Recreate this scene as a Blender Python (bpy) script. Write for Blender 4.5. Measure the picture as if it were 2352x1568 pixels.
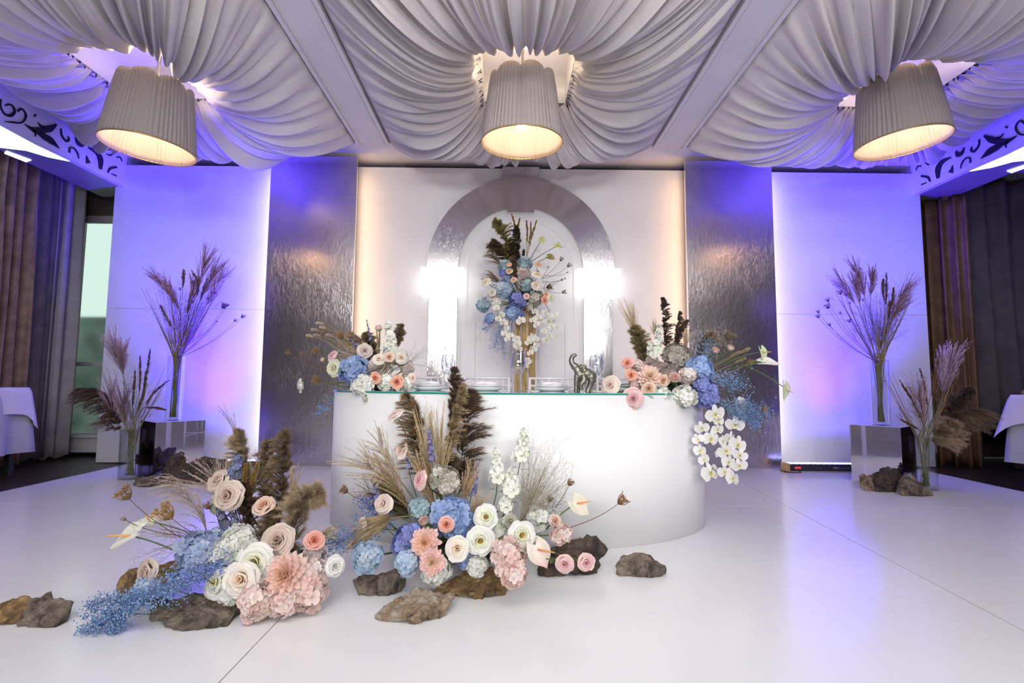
import bpy, bmesh, math, random
import numpy as np
from mathutils import Vector, Matrix, noise
for o in list(bpy.data.objects): bpy.data.objects.remove(o)
S = bpy.context.scene
COL = S.collection
R = math.radians
rnd = random.Random(11)
rng = np.random.default_rng(5)

# ---------------------------------------------------------------- camera
F, H = 1150.0, 0.9
def cam_axes(p, y, r):
    p, y, r = R(p), R(y), R(r)
    f = np.array([-math.sin(y)*math.cos(p), math.cos(y)*math.cos(p), math.sin(p)])
    rt = np.array([math.cos(y), math.sin(y), 0.]); up = np.cross(rt, f)
    return rt*math.cos(r)+up*math.sin(r), up*math.cos(r)-rt*math.sin(r), f
AX = cam_axes(4.53, -.55, .4)
cd = bpy.data.cameras.new('camera'); cam = bpy.data.objects.new('camera', cd); COL.objects.link(cam)
cd.sensor_width = 36; cd.lens = F/2352*36; cd.clip_start = .05; cd.clip_end = 100
m = Matrix.Identity(4)
for i in range(3):
    m[i][0] = AX[0][i]; m[i][1] = AX[1][i]; m[i][2] = -AX[2][i]
m[2][3] = H
cam.matrix_world = m
S.camera = cam
def at(px, py, Y):            # world point seen at a pixel, at depth Y
    r = AX[0]*(px-1176)/F + AX[1]*(784-py)/F + AX[2]
    return np.array([0, 0, H]) + r*(Y/r[1])
def fl(px, py, z=0.):         # world point seen at a pixel, at height z
    r = AX[0]*(px-1176)/F + AX[1]*(784-py)/F + AX[2]
    return np.array([0, 0, H]) + r*((z-H)/r[2])

# ---------------------------------------------------------------- world, exposure, lights
w = bpy.data.worlds.new('world'); S.world = w; w.use_nodes = True
w.node_tree.nodes['Background'].inputs[0].default_value = (.72, .84, .80, 1)
w.node_tree.nodes['Background'].inputs[1].default_value = 1.1
S.view_settings.view_transform = 'Standard'; S.view_settings.look = 'None'
S.view_settings.exposure = 0.0; S.view_settings.gamma = 1; S.view_settings.use_curve_mapping = False
S.cycles.max_bounces = 8; S.cycles.diffuse_bounces = 4; S.cycles.glossy_bounces = 4
S.cycles.transmission_bounces = 8; S.cycles.transparent_max_bounces = 16
S.cycles.caustics_reflective = False; S.cycles.caustics_refractive = False

def area(name, loc, target, sx, sy, power, color, spread=180):
    l = bpy.data.lights.new(name, 'AREA'); l.shape = 'RECTANGLE'; l.size = sx; l.size_y = sy
    l.energy = power; l.color = color; l.spread = R(spread)
    o = bpy.data.objects.new(name, l); COL.objects.link(o); o.location = loc
    o.rotation_euler = (Vector(target)-Vector(loc)).to_track_quat('-Z', 'Y').to_euler()
    return o
def spot(name, loc, target, power, color, size=70, blend=.8, rad=.05):
    l = bpy.data.lights.new(name, 'SPOT'); l.energy = power; l.color = color
    l.spot_size = R(size); l.spot_blend = blend; l.shadow_soft_size = rad
    o = bpy.data.objects.new(name, l); COL.objects.link(o); o.location = loc
    o.rotation_euler = (Vector(target)-Vector(loc)).to_track_quat('-Z', 'Y').to_euler()
    return o
WH = (1, .985, .97)
# stage floods of the hall, hung from the ceiling behind the photographer
area('stage_flood_left', (-1.0, -3.6, 2.35), (-.2, 4.6, .9), 1.6, .8, 24, WH, 72)
area('stage_flood_right', (1.4, -3.6, 2.35), (.5, 4.6, .9), 1.6, .8, 24, WH, 72)
area('overhead_fill', (.2, -.5, 3.3), (.2, -.2, 0), 7.0, 1.6, 130, (1, .97, .97))  # added soft fill for the whole hall, no visible fixture
area('ceiling_uplight_fill', (.35, -1.0, 1.5), (.1, 2.2, 3.4), .3, .2, 20, (1, .96, .94), 110)   # added uplight with no visible source, brightens the ceiling cloth
BLUE = (.042, .003, 1.0); VIO = (.22, .12, 1.0)
# colour-changing LED battens on the floor wash the side panels and the ceiling behind the lamps
area('led_wash_left', (-3.3, 5.17, .10), (-3.3, 5.42, 3.3), 1.1, .05, 7, BLUE, 120)
area('led_wash_right', (3.6, 5.17, .10), (3.6, 5.42, 3.3), 1.1, .05, 7, BLUE, 120)
spot('led_beam_left', (-2.95, 5.08, .14), (-3.7, 5.45, 2.9), 620, BLUE, 85, 1)
spot('led_beam_right', (3.3, 5.08, .14), (3.95, 5.45, 2.9), 560, BLUE, 80, 1)
spot('led_beam_ceiling_left', (-2.75, 5.08, .14), (-3.95, 4.7, 3.2), 620, BLUE, 80, 1)
spot('led_beam_ceiling_right', (3.1, 5.08, .14), (4.25, 4.7, 3.2), 620, BLUE, 80, 1)
# warm and white LED strips fixed behind the edges of the foil panels
for nm, x, tx, c, pw in (('strip_warm_left', -1.70, -1.0, (1, .60, .32), 7), ('strip_warm_right', 1.99, 1.3, (1, .55, .28), 7),
                         ('strip_white_left', -2.57, -3.2, (1, .93, .85), 6), ('strip_white_right', 2.87, 3.5, (1, .90, .82), 6)):
    area(nm, (x, 5.41, 1.7), (tx, 5.62, 1.7), .03, 3.1, pw, c)

# ---------------------------------------------------------------- materials
M = {}
def mat(name, color=(.8, .8, .8), rough=.5, metal=0, **k):
    m = bpy.data.materials.new(name); m.use_nodes = True
    b = m.node_tree.nodes['Principled BSDF']
    b.inputs['Base Color'].default_value = (*color, 1); b.inputs['Roughness'].default_value = rough
    b.inputs['Metallic'].default_value = metal
    for kk, v in k.items():
        b.inputs[kk.replace('_', ' ')].default_value = v if not isinstance(v, tuple) else (*v, 1)
    M[name] = m
    return m, m.node_tree.nodes, m.node_tree.links, b
def tex(n, l, kind='ShaderNodeTexNoise', scale=5, detail=3, rough=.5, sc=(1, 1, 1), coord='Object', dist=0):
    tc = n.new('ShaderNodeTexCoord'); mp = n.new('ShaderNodeMapping'); mp.inputs['Scale'].default_value = sc
    l.new(tc.outputs[coord], mp.inputs[0]); t = n.new(kind); l.new(mp.outputs[0], t.inputs['Vector'])
    t.inputs['Scale'].default_value = scale
    if 'Detail' in t.inputs: t.inputs['Detail'].default_value = detail
    if 'Roughness' in t.inputs: t.inputs['Roughness'].default_value = rough
    if 'Distortion' in t.inputs: t.inputs['Distortion'].default_value = dist
    return t
def ramp(n, l, src, stops):
    r = n.new('ShaderNodeValToRGB'); l.new(src, r.inputs[0])
    e = r.color_ramp.elements
    while len(e) < len(stops): e.new(.5)
    for q, (p, c) in zip(e, stops): q.position = p; q.color = (*c, 1)
    return r
def bump(n, l, b, src, strength, dist=.01, prev=None):
    u = n.new('ShaderNodeBump'); u.inputs['Strength'].default_value = strength; u.inputs['Distance'].default_value = dist
    l.new(src, u.inputs['Height'])
    if prev: l.new(prev.outputs[0], u.inputs['Normal'])
    l.new(u.outputs[0], b.inputs['Normal'])
    return u
def noisy(name, c0, c1, rough=.6, scale=5, metal=0, bs=0, bd=.005, bscale=None, sc=(1, 1, 1), **k):
    m, n, l, b = mat(name, c0, rough, metal, **k)
    t = tex(n, l, scale=scale, detail=5, sc=sc); r = ramp(n, l, t.outputs[0], [(.35, c0), (.65, c1)])
    l.new(r.outputs[0], b.inputs['Base Color'])
    if bs:
        t2 = tex(n, l, scale=bscale or scale*4, detail=5, sc=sc); bump(n, l, b, t2.outputs[0], bs, bd)
    return m
noisy('white_gloss_floor', (.80, .80, .805), (.84, .84, .84), rough=.2, scale=1.2, bs=.015, bscale=3)
noisy('white_panel', (.80, .80, .81), (.84, .84, .85), rough=.45, scale=2)
noisy('bar_white', (.79, .79, .80), (.82, .82, .825), rough=.65, scale=2)
noisy('plaster', (.74, .72, .73), (.79, .77, .78), rough=.55, scale=3)
noisy('paint_grey', (.40, .39, .39), (.46, .45, .45), rough=.5, scale=3)
noisy('paint_soffit', (.20, .18, .17), (.25, .23, .22), rough=.4, scale=3)
noisy('drape', (.66, .62, .62), (.74, .70, .70), rough=.8, scale=3, bs=.15, bscale=60, bd=.002)
noisy('dark_floor', (.018, .010, .009), (.035, .02, .016), rough=.35, scale=3, sc=(1, 8, 1))
noisy('hall_wall', (.14, .10, .095), (.21, .16, .15), rough=.7, scale=1.5)
noisy('curtain_brown', (.13, .072, .04), (.23, .14, .08), rough=.55, scale=9, bs=.2, bscale=30, Sheen_Weight=.4)
noisy('curtain_ochre', (.13, .07, .025), (.19, .11, .045), rough=.7, scale=7, bs=.1)
noisy('curtain_grey', (.10, .08, .085), (.14, .115, .125), rough=.8, scale=5)
noisy('curtain_lining', (.34, .33, .31), (.42, .40, .38), rough=.8, scale=5)
noisy('cloth_white', (.62, .60, .63), (.70, .68, .70), rough=.8, scale=6, bs=.1)
noisy('cloth_grey', (.42, .42, .45), (.48, .48, .5), rough=.8, scale=6)
noisy('sofa_dark', (.06, .035, .035), (.09, .05, .05), rough=.5, scale=4)
noisy('cushion_beige', (.30, .24, .18), (.38, .31, .24), rough=.7, scale=6)
noisy('black_plastic', (.012, .012, .014), (.02, .02, .022), rough=.4, scale=9)
noisy('foam_green', (.03, .06, .03), (.05, .09, .04), rough=.9, scale=20)
noisy('ornament', (.004, .004, .012), (.008, .008, .02), rough=.4, scale=8)
noisy('frieze', (.62, .60, .66), (.68, .66, .72), rough=.5, scale=3)
noisy('pewter', (.13, .12, .10), (.25, .24, .20), rough=.42, metal=.7, scale=28, bs=.5, bscale=50, bd=.002)
noisy('porcelain', (.78, .80, .81), (.82, .83, .84), rough=.1, scale=4)
noisy('chair_white', (.80, .80, .82), (.84, .84, .85), rough=.3, scale=4)
noisy('steel', (.6, .6, .62), (.7, .7, .72), rough=.18, metal=1, scale=9)
noisy('raffia', (.42, .28, .10), (.66, .50, .24), rough=.7, scale=40, sc=(1, 1, .06), bs=.6, bscale=90, bd=.004)
noisy('napkin', (.72, .72, .75), (.78, .78, .8), rough=.8, scale=8)
noisy('outside_wall', (.10, .13, .11), (.36, .42, .38), rough=.8, scale=1.6)
noisy('brass_trim', (.5, .33, .12), (.6, .4, .16), rough=.4, metal=.6, scale=8)
mat('mirror', (.90, .90, .91), .015, 1)
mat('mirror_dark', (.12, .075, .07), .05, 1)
m, n, l, b = mat('glass', (1, 1, 1), .02)      # thin clear glass: see-through with grazing reflections
lwf = n.new('ShaderNodeLayerWeight'); lwf.inputs[0].default_value = .5; lw0 = n.new('ShaderNodeMath'); lw0.operation = 'POWER'; lw0.inputs[1].default_value = 2.2; l.new(lwf.outputs['Facing'], lw0.inputs[0]); lw = n.new('ShaderNodeMath'); lw.operation = 'MULTIPLY_ADD'; l.new(lw0.outputs[0], lw.inputs[0]); lw.inputs[1].default_value = .85; lw.inputs[2].default_value = .06; tp = n.new('ShaderNodeBsdfTransparent'); tp.inputs[0].default_value = (.96, .975, .985, 1)
gs = n.new('ShaderNodeBsdfGlossy'); gs.inputs['Roughness'].default_value = .02; mixg = n.new('ShaderNodeMixShader')
l.new(lw.outputs[0], mixg.inputs[0]); l.new(tp.outputs[0], mixg.inputs[1]); l.new(gs.outputs[0], mixg.inputs[2]); l.new(mixg.outputs[0], n['Material Output'].inputs[0])
mat('window_glass', (.86, .97, .92), .18, 0, Transmission_Weight=1.0, IOR=1.1)
mat('glass_top', (.70, .80, .80), .03, 0, Coat_Weight=1.0)
mat('glass_edge', (.02, .26, .22), .05, 0, Coat_Weight=1.0)
mat('bulb', (1, .9, .8), .3, 0, Emission_Color=(1, .88, .68), Emission_Strength=28)
mat('led_blue', (.1, .1, .4), .3, 0, Emission_Color=(.35, .4, 1), Emission_Strength=5)
mat('led_red', (.3, .02, .02), .3, 0, Emission_Color=(1, .03, .06), Emission_Strength=1.2)
mat('cove_light', (.8, .8, .8), .3, 0, Emission_Color=(.72, .90, 1), Emission_Strength=2.6)
mat('lit_box', (.9, .9, .9), .4, 0, Emission_Color=(1, .985, .97), Emission_Strength=1.3)
mat('print_grey', (.35, .35, .42), .5)
# hammered metal foil
def foil(name, base, r0, b1, b2):
    m, n, l, b = mat(name, base, r0, 1)
    t = tex(n, l, scale=26, detail=3, sc=(1, 1, .55), dist=.6)
    u = bump(n, l, b, t.outputs[0], b1, .02)
    t2 = tex(n, l, scale=2.2, detail=2)
    u2 = bump(n, l, b, t2.outputs[0], b2, .10, u)
    v = tex(n, l, 'ShaderNodeTexNoise', scale=9, detail=4, sc=(3.2, 1, .7), dist=1.5)
    rr = ramp(n, l, v.outputs[0], [(.47, (0, 0, 0)), (.50, (1, 1, 1)), (.53, (0, 0, 0))])
    tm = tex(n, l, scale=1.3, detail=1); rm = ramp(n, l, tm.outputs[0], [(.45, (0, 0, 0)), (.62, (1, 1, 1))])
    mx = n.new('ShaderNodeMath'); mx.operation = 'MULTIPLY'; l.new(rr.outputs[0], mx.inputs[0]); l.new(rm.outputs[0], mx.inputs[1])
    bump(n, l, b, mx.outputs[0], .12, .006, u2)
foil('foil', (.74, .68, .69), .25, .08, .012)
foil('foil_smooth', (.72, .69, .71), .16, .03, .02)
# stone
def stone(name, a, b_, c):
    m, n, l, b = mat(name, a, .85)
    t = tex(n, l, scale=10, detail=8, rough=.65, dist=.4); r = ramp(n, l, t.outputs[0], [(.38, a), (.49, b_), (.60, c)])
    tg = tex(n, l, scale=70, detail=6, rough=.75); mg = n.new('ShaderNodeMapRange'); mg.inputs[1].default_value = .3; mg.inputs[2].default_value = .7; mg.inputs[3].default_value = .5; mg.inputs[4].default_value = 1.5; l.new(tg.outputs[0], mg.inputs[0])
    vs = n.new('ShaderNodeVectorMath'); vs.operation = 'SCALE'; l.new(r.outputs[0], vs.inputs[0]); l.new(mg.outputs[0], vs.inputs['Scale']); l.new(vs.outputs[0], b.inputs['Base Color'])
    t2 = tex(n, l, scale=38, detail=9, rough=.7); u = bump(n, l, b, t2.outputs[0], .7, .012)
    t3 = tex(n, l, 'ShaderNodeTexVoronoi', scale=16); bump(n, l, b, t3.outputs[0], .25, .012, u)
stone('stone_grey', (.055, .042, .033), (.15, .118, .09), (.25, .20, .155))
stone('stone_ochre', (.07, .045, .03), (.21, .125, .05), (.34, .22, .10))
stone('stone_pale', (.08, .055, .04), (.27, .19, .12), (.36, .30, .24))
stone('stone_dark', (.022, .015, .012), (.065, .045, .034), (.12, .085, .065))
# vertex coloured plant matter
def plantmat(name, trans, rough):
    m, n, l, b = mat(name, (.8, .8, .8), rough)
    a = n.new('ShaderNodeAttribute'); a.attribute_name = 'Col'
    oi = n.new('ShaderNodeObjectInfo'); mr = n.new('ShaderNodeMapRange'); mr.inputs[3].default_value = .88; mr.inputs[4].default_value = 1.08
    l.new(oi.outputs['Random'], mr.inputs[0])
    t = tex(n, l, scale=60, detail=2); mr2 = n.new('ShaderNodeMapRange'); mr2.inputs[3].default_value = .9; mr2.inputs[4].default_value = 1.06
    l.new(t.outputs[0], mr2.inputs[0])
    mm = n.new('ShaderNodeMath'); mm.operation = 'MULTIPLY'; l.new(mr.outputs[0], mm.inputs[0]); l.new(mr2.outputs[0], mm.inputs[1])
    vm = n.new('ShaderNodeVectorMath'); vm.operation = 'SCALE'; l.new(a.outputs['Color'], vm.inputs[0]); l.new(mm.outputs[0], vm.inputs['Scale'])
    l.new(vm.outputs[0], b.inputs['Base Color'])
    tr = n.new('ShaderNodeBsdfTranslucent'); l.new(vm.outputs[0], tr.inputs[0])
    mix = n.new('ShaderNodeMixShader'); mix.inputs[0].default_value = trans
    l.new(b.outputs[0], mix.inputs[1]); l.new(tr.outputs[0], mix.inputs[2])
    l.new(mix.outputs[0], n['Material Output'].inputs[0])
plantmat('petal', .28, .6); plantmat('plume', .3, .85); plantmat('stem', .0, .6)
# lampshade cloth: opaque grey-lilac outside, same cloth inside, a little light through
m, n, l, b = mat('shade_cloth', (.44, .39, .38), .85)
tr = n.new('ShaderNodeBsdfTranslucent'); tr.inputs[0].default_value = (.6, .5, .42, 1)
mix = n.new('ShaderNodeMixShader'); mix.inputs[0].default_value = .05
l.new(b.outputs[0], mix.inputs[1]); l.new(tr.outputs[0], mix.inputs[2]); l.new(mix.outputs[0], n['Material Output'].inputs[0])

# ---------------------------------------------------------------- mesh helpers
class MB:
    def __init__(s): s.v = []; s.f = []; s.c = []; s.n = 0
    def add(s, v, f, c=None):
        v = np.asarray(v, float).reshape(-1, 3); s.v.append(v)
        s.f += [tuple(i+s.n for i in q) for q in f]
        c = np.array([1, 1, 1.]) if c is None else np.asarray(c, float)
        s.c.append(np.broadcast_to(c, (len(v), 3)) if c.ndim == 1 else c)
        s.n += len(v); return s
    def box(s, a, b, c=None):
        (x0, y0, z0), (x1, y1, z1) = a, b
        return s.add([(x0, y0, z0), (x1, y0, z0), (x1, y1, z0), (x0, y1, z0), (x0, y0, z1), (x1, y0, z1), (x1, y1, z1), (x0, y1, z1)],
              [(0, 3, 2, 1), (4, 5, 6, 7), (0, 1, 5, 4), (1, 2, 6, 5), (2, 3, 7, 6), (3, 0, 4, 7)], c)
    def tube(s, pts, r0, r1=None, n=6, c=None, c1=None, cap=True):
        pts = np.asarray(pts, float); k = len(pts); r1 = r0 if r1 is None else r1
        rr = np.linspace(r0, r1, k) if np.isscalar(r0) else np.asarray(r0)
        T = np.gradient(pts, axis=0); T /= np.linalg.norm(T, axis=1)[:, None]+1e-9
        u = np.cross(T[0], (0, 0, 1.)) if abs(T[0][2]) < .9 else np.cross(T[0], (1., 0, 0)); u /= np.linalg.norm(u)
        V = []; a = np.arange(n)*2*math.pi/n
        for i in range(k):
            u = u-T[i]*(u@T[i]); u /= np.linalg.norm(u)+1e-9; w_ = np.cross(T[i], u)
            V.append(pts[i]+rr[i]*(np.cos(a)[:, None]*u+np.sin(a)[:, None]*w_))
        fs = [(i*n+j, i*n+(j+1) % n, (i+1)*n+(j+1) % n, (i+1)*n+j) for i in range(k-1) for j in range(n)]
        if cap: fs += [tuple(range(n))[::-1], tuple(range((k-1)*n, k*n))]
        cc = None
        if c is not None:
            c = np.asarray(c, float); c1 = c if c1 is None else np.asarray(c1, float)
            cc = np.repeat(c+(c1-c)*np.linspace(0, 1, k)[:, None], n, axis=0)
        return s.add(np.concatenate(V), fs, cc)
    def lathe(s, prof, n=24, center=(0, 0, 0), closed=False, c=None):
        a = np.arange(n)*2*math.pi/n; V = []
        for r, z in prof: V.append(np.stack([r*np.cos(a)+center[0], r*np.sin(a)+center[1], np.full(n, z+center[2])], 1))
        k = len(prof); kk = k if closed else k-1
        fs = [(i*n+j, i*n+(j+1) % n, ((i+1) % k)*n+(j+1) % n, ((i+1) % k)*n+j) for i in range(kk) for j in range(n)]
        return s.add(np.concatenate(V), fs, c)
    def grid(s, P, closed=False, c=None):      # P (a,b,3)
        a, b = P.shape[:2]
        bb = b if closed else b-1
        fs = [(i*b+j, i*b+(j+1) % b, (i+1)*b+(j+1) % b, (i+1)*b+j) for i in range(a-1) for j in range(bb)]
        return s.add(P.reshape(-1, 3), fs, c)
    def blob(s, p, r, c=None, seg=5):
        p = np.asarray(p); V = [(0, 0, 1)]; 
        for z, q in ((.45, .89), (-.45, .89)):
            for j in range(seg): a = 2*math.pi*(j+(.5 if z < 0 else 0))/seg; V.append((q*math.cos(a), q*math.sin(a), z))
        V.append((0, 0, -1)); f = []
        for j in range(seg):
            k = (j+1) % seg; f += [(0, 1+j, 1+k), (1+j, 1+seg+j, 1+k), (1+k, 1+seg+j, 1+seg+k), (1+seg+j, 1+2*seg, 1+seg+k)]
        rr = np.asarray(r) if not np.isscalar(r) else r
        return s.add(np.array(V)*rr+p, f, c)
    def ellipsoid(s, p, r, seg=14, rings=8, c=None):
        prof = [(max(math.cos(t), 1e-4), math.sin(t)) for t in np.linspace(-math.pi/2, math.pi/2, rings)]
        b = MB().lathe(prof, seg); return s.add(b.v[0]*np.asarray(r)+np.asarray(p), b.f, c)
    def mesh(s, name, mt, smooth=True):
        me = bpy.data.meshes.new(name); v = np.concatenate(s.v)
        me.from_pydata(v.tolist(), [], s.f); 
        ca = me.color_attributes.new('Col', 'FLOAT_COLOR', 'POINT')
        c4 = np.ones((len(v), 4), np.float32); c4[:, :3] = np.concatenate(s.c); ca.data.foreach_set('color', c4.ravel())
        if smooth: me.polygons.foreach_set('use_smooth', [True]*len(me.polygons))
        me.materials.append(M[mt]); me.update(); return me
    def build(s, name, mt, parent=None, smooth=False, loc=None, bevel=0):
        o = bpy.data.objects.new(name, s.mesh(name, mt, smooth)); COL.objects.link(o)
        if parent is not None: o.parent = parent
        if loc is not None: o.location = loc
        if bevel:
            md = o.modifiers.new('b', 'BEVEL'); md.width = bevel; md.segments = 2; md.limit_method = 'ANGLE'
        return o
def place(name, me, parent, mx):
    o = bpy.data.objects.new(name, me); COL.objects.link(o); o.parent = parent; o.matrix_local = mx; return o
def tag(o, label=None, cat=None, group=None, kind=None):
    if label: o['label'] = label
    if cat: o['category'] = cat
    if group: o['group'] = group
    if kind: o['kind'] = kind
    return o
def empty(name, loc, label=None, cat=None, group=None, kind=None):
    o = bpy.data.objects.new(name, None); COL.objects.link(o); o.location = tuple(loc); o.empty_display_size = .05
    return tag(o, label, cat, group, kind)
def struct(name, mb, mt, **k): return tag(mb.build(name, mt, **k), kind='structure')
def bez(p0, p1, p2, n=10):
    t = np.linspace(0, 1, n)[:, None]; p0, p1, p2 = map(np.asarray, (p0, p1, p2))
    return (1-t)**2*p0+2*t*(1-t)*p1+t*t*p2
def spline(P, n=24):      # Catmull-Rom through points
    P = np.asarray(P, float)
    if len(P) == 2: return P[0]+(P[1]-P[0])*np.linspace(0, 1, n)[:, None]
    Q = np.vstack([2*P[0]-P[1], P, 2*P[-1]-P[-2]]); out = []
    for t in np.linspace(0, len(P)-1-1e-6, n):
        i = int(t); u = t-i; a, b, c, d = Q[i:i+4]
        out.append(.5*((2*b)+(-a+c)*u+(2*a-5*b+4*c-d)*u*u+(-a+3*b-3*c+d)*u**3))
    return np.array(out)

# ================================================================ ROOM
XL, XR, YB, YF, ZC = -6.4, 7.2, 6.4, -5.5, 3.4
struct('ground', MB().box((XL-4, YF-1, -.12), (XR+4, YB+6, -.07)), 'outside_wall')
struct('floor', MB().box((XL, YF, -.06), (XR, YB, -.012)), 'dark_floor')
# white gloss stage boards with open joints
fs = empty('stage_floor', (0, 0, 0), kind='structure')
g = .0025
xs = [-4.0, -.85, 1.93, 4.37]
ys = [-2.2, .8, 3.72, 5.95]
def quadslab(mb, x0a, x0b, x1a, x1b, y0, y1, z0, z1):
    mb.add([(x0a, y0, z0), (x1a, y0, z0), (x1b, y1, z0), (x0b, y1, z0), (x0a, y0, z1), (x1a, y0, z1), (x1b, y1, z1), (x0b, y1, z1)],
           [(0, 3, 2, 1), (4, 5, 6, 7), (0, 1, 5, 4), (1, 2, 6, 5), (2, 3, 7, 6), (3, 0, 4, 7)])
for j in range(3):
    for i in range(3):
        b = MB(); sl = .085 if i == 1 else 0; sl0 = .085 if i == 2 else 0
        f0 = lambda x, y, k: x + k*(y-2.2)
        quadslab(b, f0(xs[i], ys[j], sl0)+g, f0(xs[i], ys[j+1], sl0)+g, f0(xs[i+1], ys[j], sl)-g, f0(xs[i+1], ys[j+1], sl)-g, ys[j]+g, ys[j+1]-g, -.03, 0)
        b.build('floor_board', 'white_gloss_floor', fs)
# walls
def wall_with_hole(name, x0, x1, y0, y1, z1, hx0, hx1, hz0, hz1):
    b = MB(); b.box((x0, y0, 0), (hx0, y1, z1)); b.box((hx1, y0, 0), (x1, y1, z1)); b.box((hx0, y0, 0), (hx1, y1, hz0)); b.box((hx0, y0, hz1), (hx1, y1, z1))
    return struct(name, b, 'hall_wall')
WX0, WX1 = -5.45, -4.55
wall_with_hole('wall_back', XL, XR, YB-.15, YB, 3.9, WX0, WX1, .12, 2.95)
struct('wall_left', MB().box((XL-.15, YF, 0), (XL, YB, 3.9)), 'hall_wall')
struct('wall_right', MB().box((XR, YF, 0), (XR+.15, YB, 3.9)), 'hall_wall')
struct('wall_front', MB().box((XL, YF-.15, 0), (XR, YF, 3.9)), 'hall_wall')
wn = empty('window_1', (-5, YB-.1, .12), kind='structure')
b = MB(); fy0, fy1 = -.05, .02
for q in (((-.45, fy0, 0), (-.40, fy1, 2.83)), ((.40, fy0, 0), (.45, fy1, 2.83)), ((-.45, fy0, 0), (.45, fy1, .06)), ((-.45, fy0, 2.75), (.45, fy1, 2.83)), ((-.45, fy0, .93), (.45, fy1, .98))):
    b.box(*q)
b.build('window_frame', 'plaster', wn)
MB().box((-.40, -.02, .06), (.40, -.015, .93)).build('pane', 'window_glass', wn)
MB().box((-.40, -.02, .98), (.40, -.015, 2.75)).build('pane', 'window_glass', wn)
b = MB().box((-7.5, 8.2, -.1), (-3.4, 8.4, 1.9)); tag(b.build('garden_wall', 'outside_wall'), kind='structure')
rd = empty('radiator', (-5.0, 6.1, 0), 'low white radiator casing below the tall window beside the side panel', 'radiator')
MB().box((-.42, -.10, .03), (.42, .08, .20)).build('body', 'plaster', rd, bevel=.01)
MB().box((-.44, -.13, .20), (.44, .09, .235)).build('lid', 'plaster', rd, bevel=.008)
# ceiling: slab above, coffer beams and plaster strip in front of the wall
struct('ceiling', MB().box((XL, YF, 3.62), (XR, YB, 3.75)), 'plaster')
struct('ceiling_back', MB().box((-4.32, 5.12, ZC), (4.62, YB-.15, 3.62)), 'plaster')
struct('ceiling_front', MB().box((-4.32, YF, ZC), (4.62, 1.55, 3.62)), 'plaster')
def beam(k, x0, x1):
    b = MB().box((x0+.03, 1.55, ZC-.012), (x1-.03, 5.13, 3.62))
    for a0, a1, z in ((x0, x0+.035, ZC-.03), (x0+.045, x0+.06, ZC-.02), (x1-.035, x1, ZC-.03), (x1-.06, x1-.045, ZC-.02)):
        b.box((a0, 1.55, z), (a1, 5.14, 3.5))
    return struct('trim_%d' % k, b, 'plaster')
beam(1, -1.60, -1.26); beam(2, 1.53, 1.87)
# frieze with scroll ornaments, soffit and cove lights on each side
SP = []   # (points in px of the photograph's left frieze, widths)
def zl(x, y): return (x/4.357, 200+y/4.357)
SP += [([(5, 120), (2, 200), (40, 268), (100, 285), (140, 245), (125, 195), (85, 172), (45, 185)], [10, 16, 24, 36, 30, 26, 22, 12]),
       ([(170, 240), (210, 215), (250, 265), (245, 320), (200, 358), (120, 352), (40, 345)], [24, 20, 22, 20, 16, 22, 6]),
       ([(240, 370), (320, 420), (400, 430), (490, 415), (560, 375)], [6, 50, 66, 76, 20]),
       ([(370, 350), (400, 385), (440, 400)], [6, 22, 30]),
       ([(325, 430), (350, 460), (345, 495)], [40, 22, 4]),
       ([(360, 455), (430, 490), (510, 540), (590, 614)], [10, 80, 84, 4]),
       ([(605, 415), (612, 480), (655, 540), (685, 525), (675, 490)], [18, 24, 24, 24, 10]),
       ([(750, 500), (775, 560), (815, 575), (830, 540)], [10, 50, 56, 14]),
       ([(690, 655), (695, 610), (735, 612), (770, 660), (785, 716)], [20, 16, 18, 20, 6]),
       ([(880, 605), (960, 650), (1000, 720), (1000, 820)], [16, 60, 84, 40]),
       ([(862, 685), (870, 730), (880, 760)], [5, 40, 70]),
       ([(1060, 668), (1095, 682), (1130, 665)], [6, 18, 5]),
       ([(1165, 700), (1200, 705), (1216, 745)], [14, 14, 6]),
       ([(1075, 855), (1100, 812), (1165, 800)], [16, 26, 22]),
       ([(1110, 868), (1160, 888)], [8, 16]),
       ([(335, 290), (355, 275)], [20, 14])]
def on_frieze(px, py, X=-4.32):
    r = AX[0]*(px-1176)/F+AX[1]*(784-py)/F+AX[2]; k = X/r[0]; p = np.array([0, 0, H])+r*k; return p[1], p[2]
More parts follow.
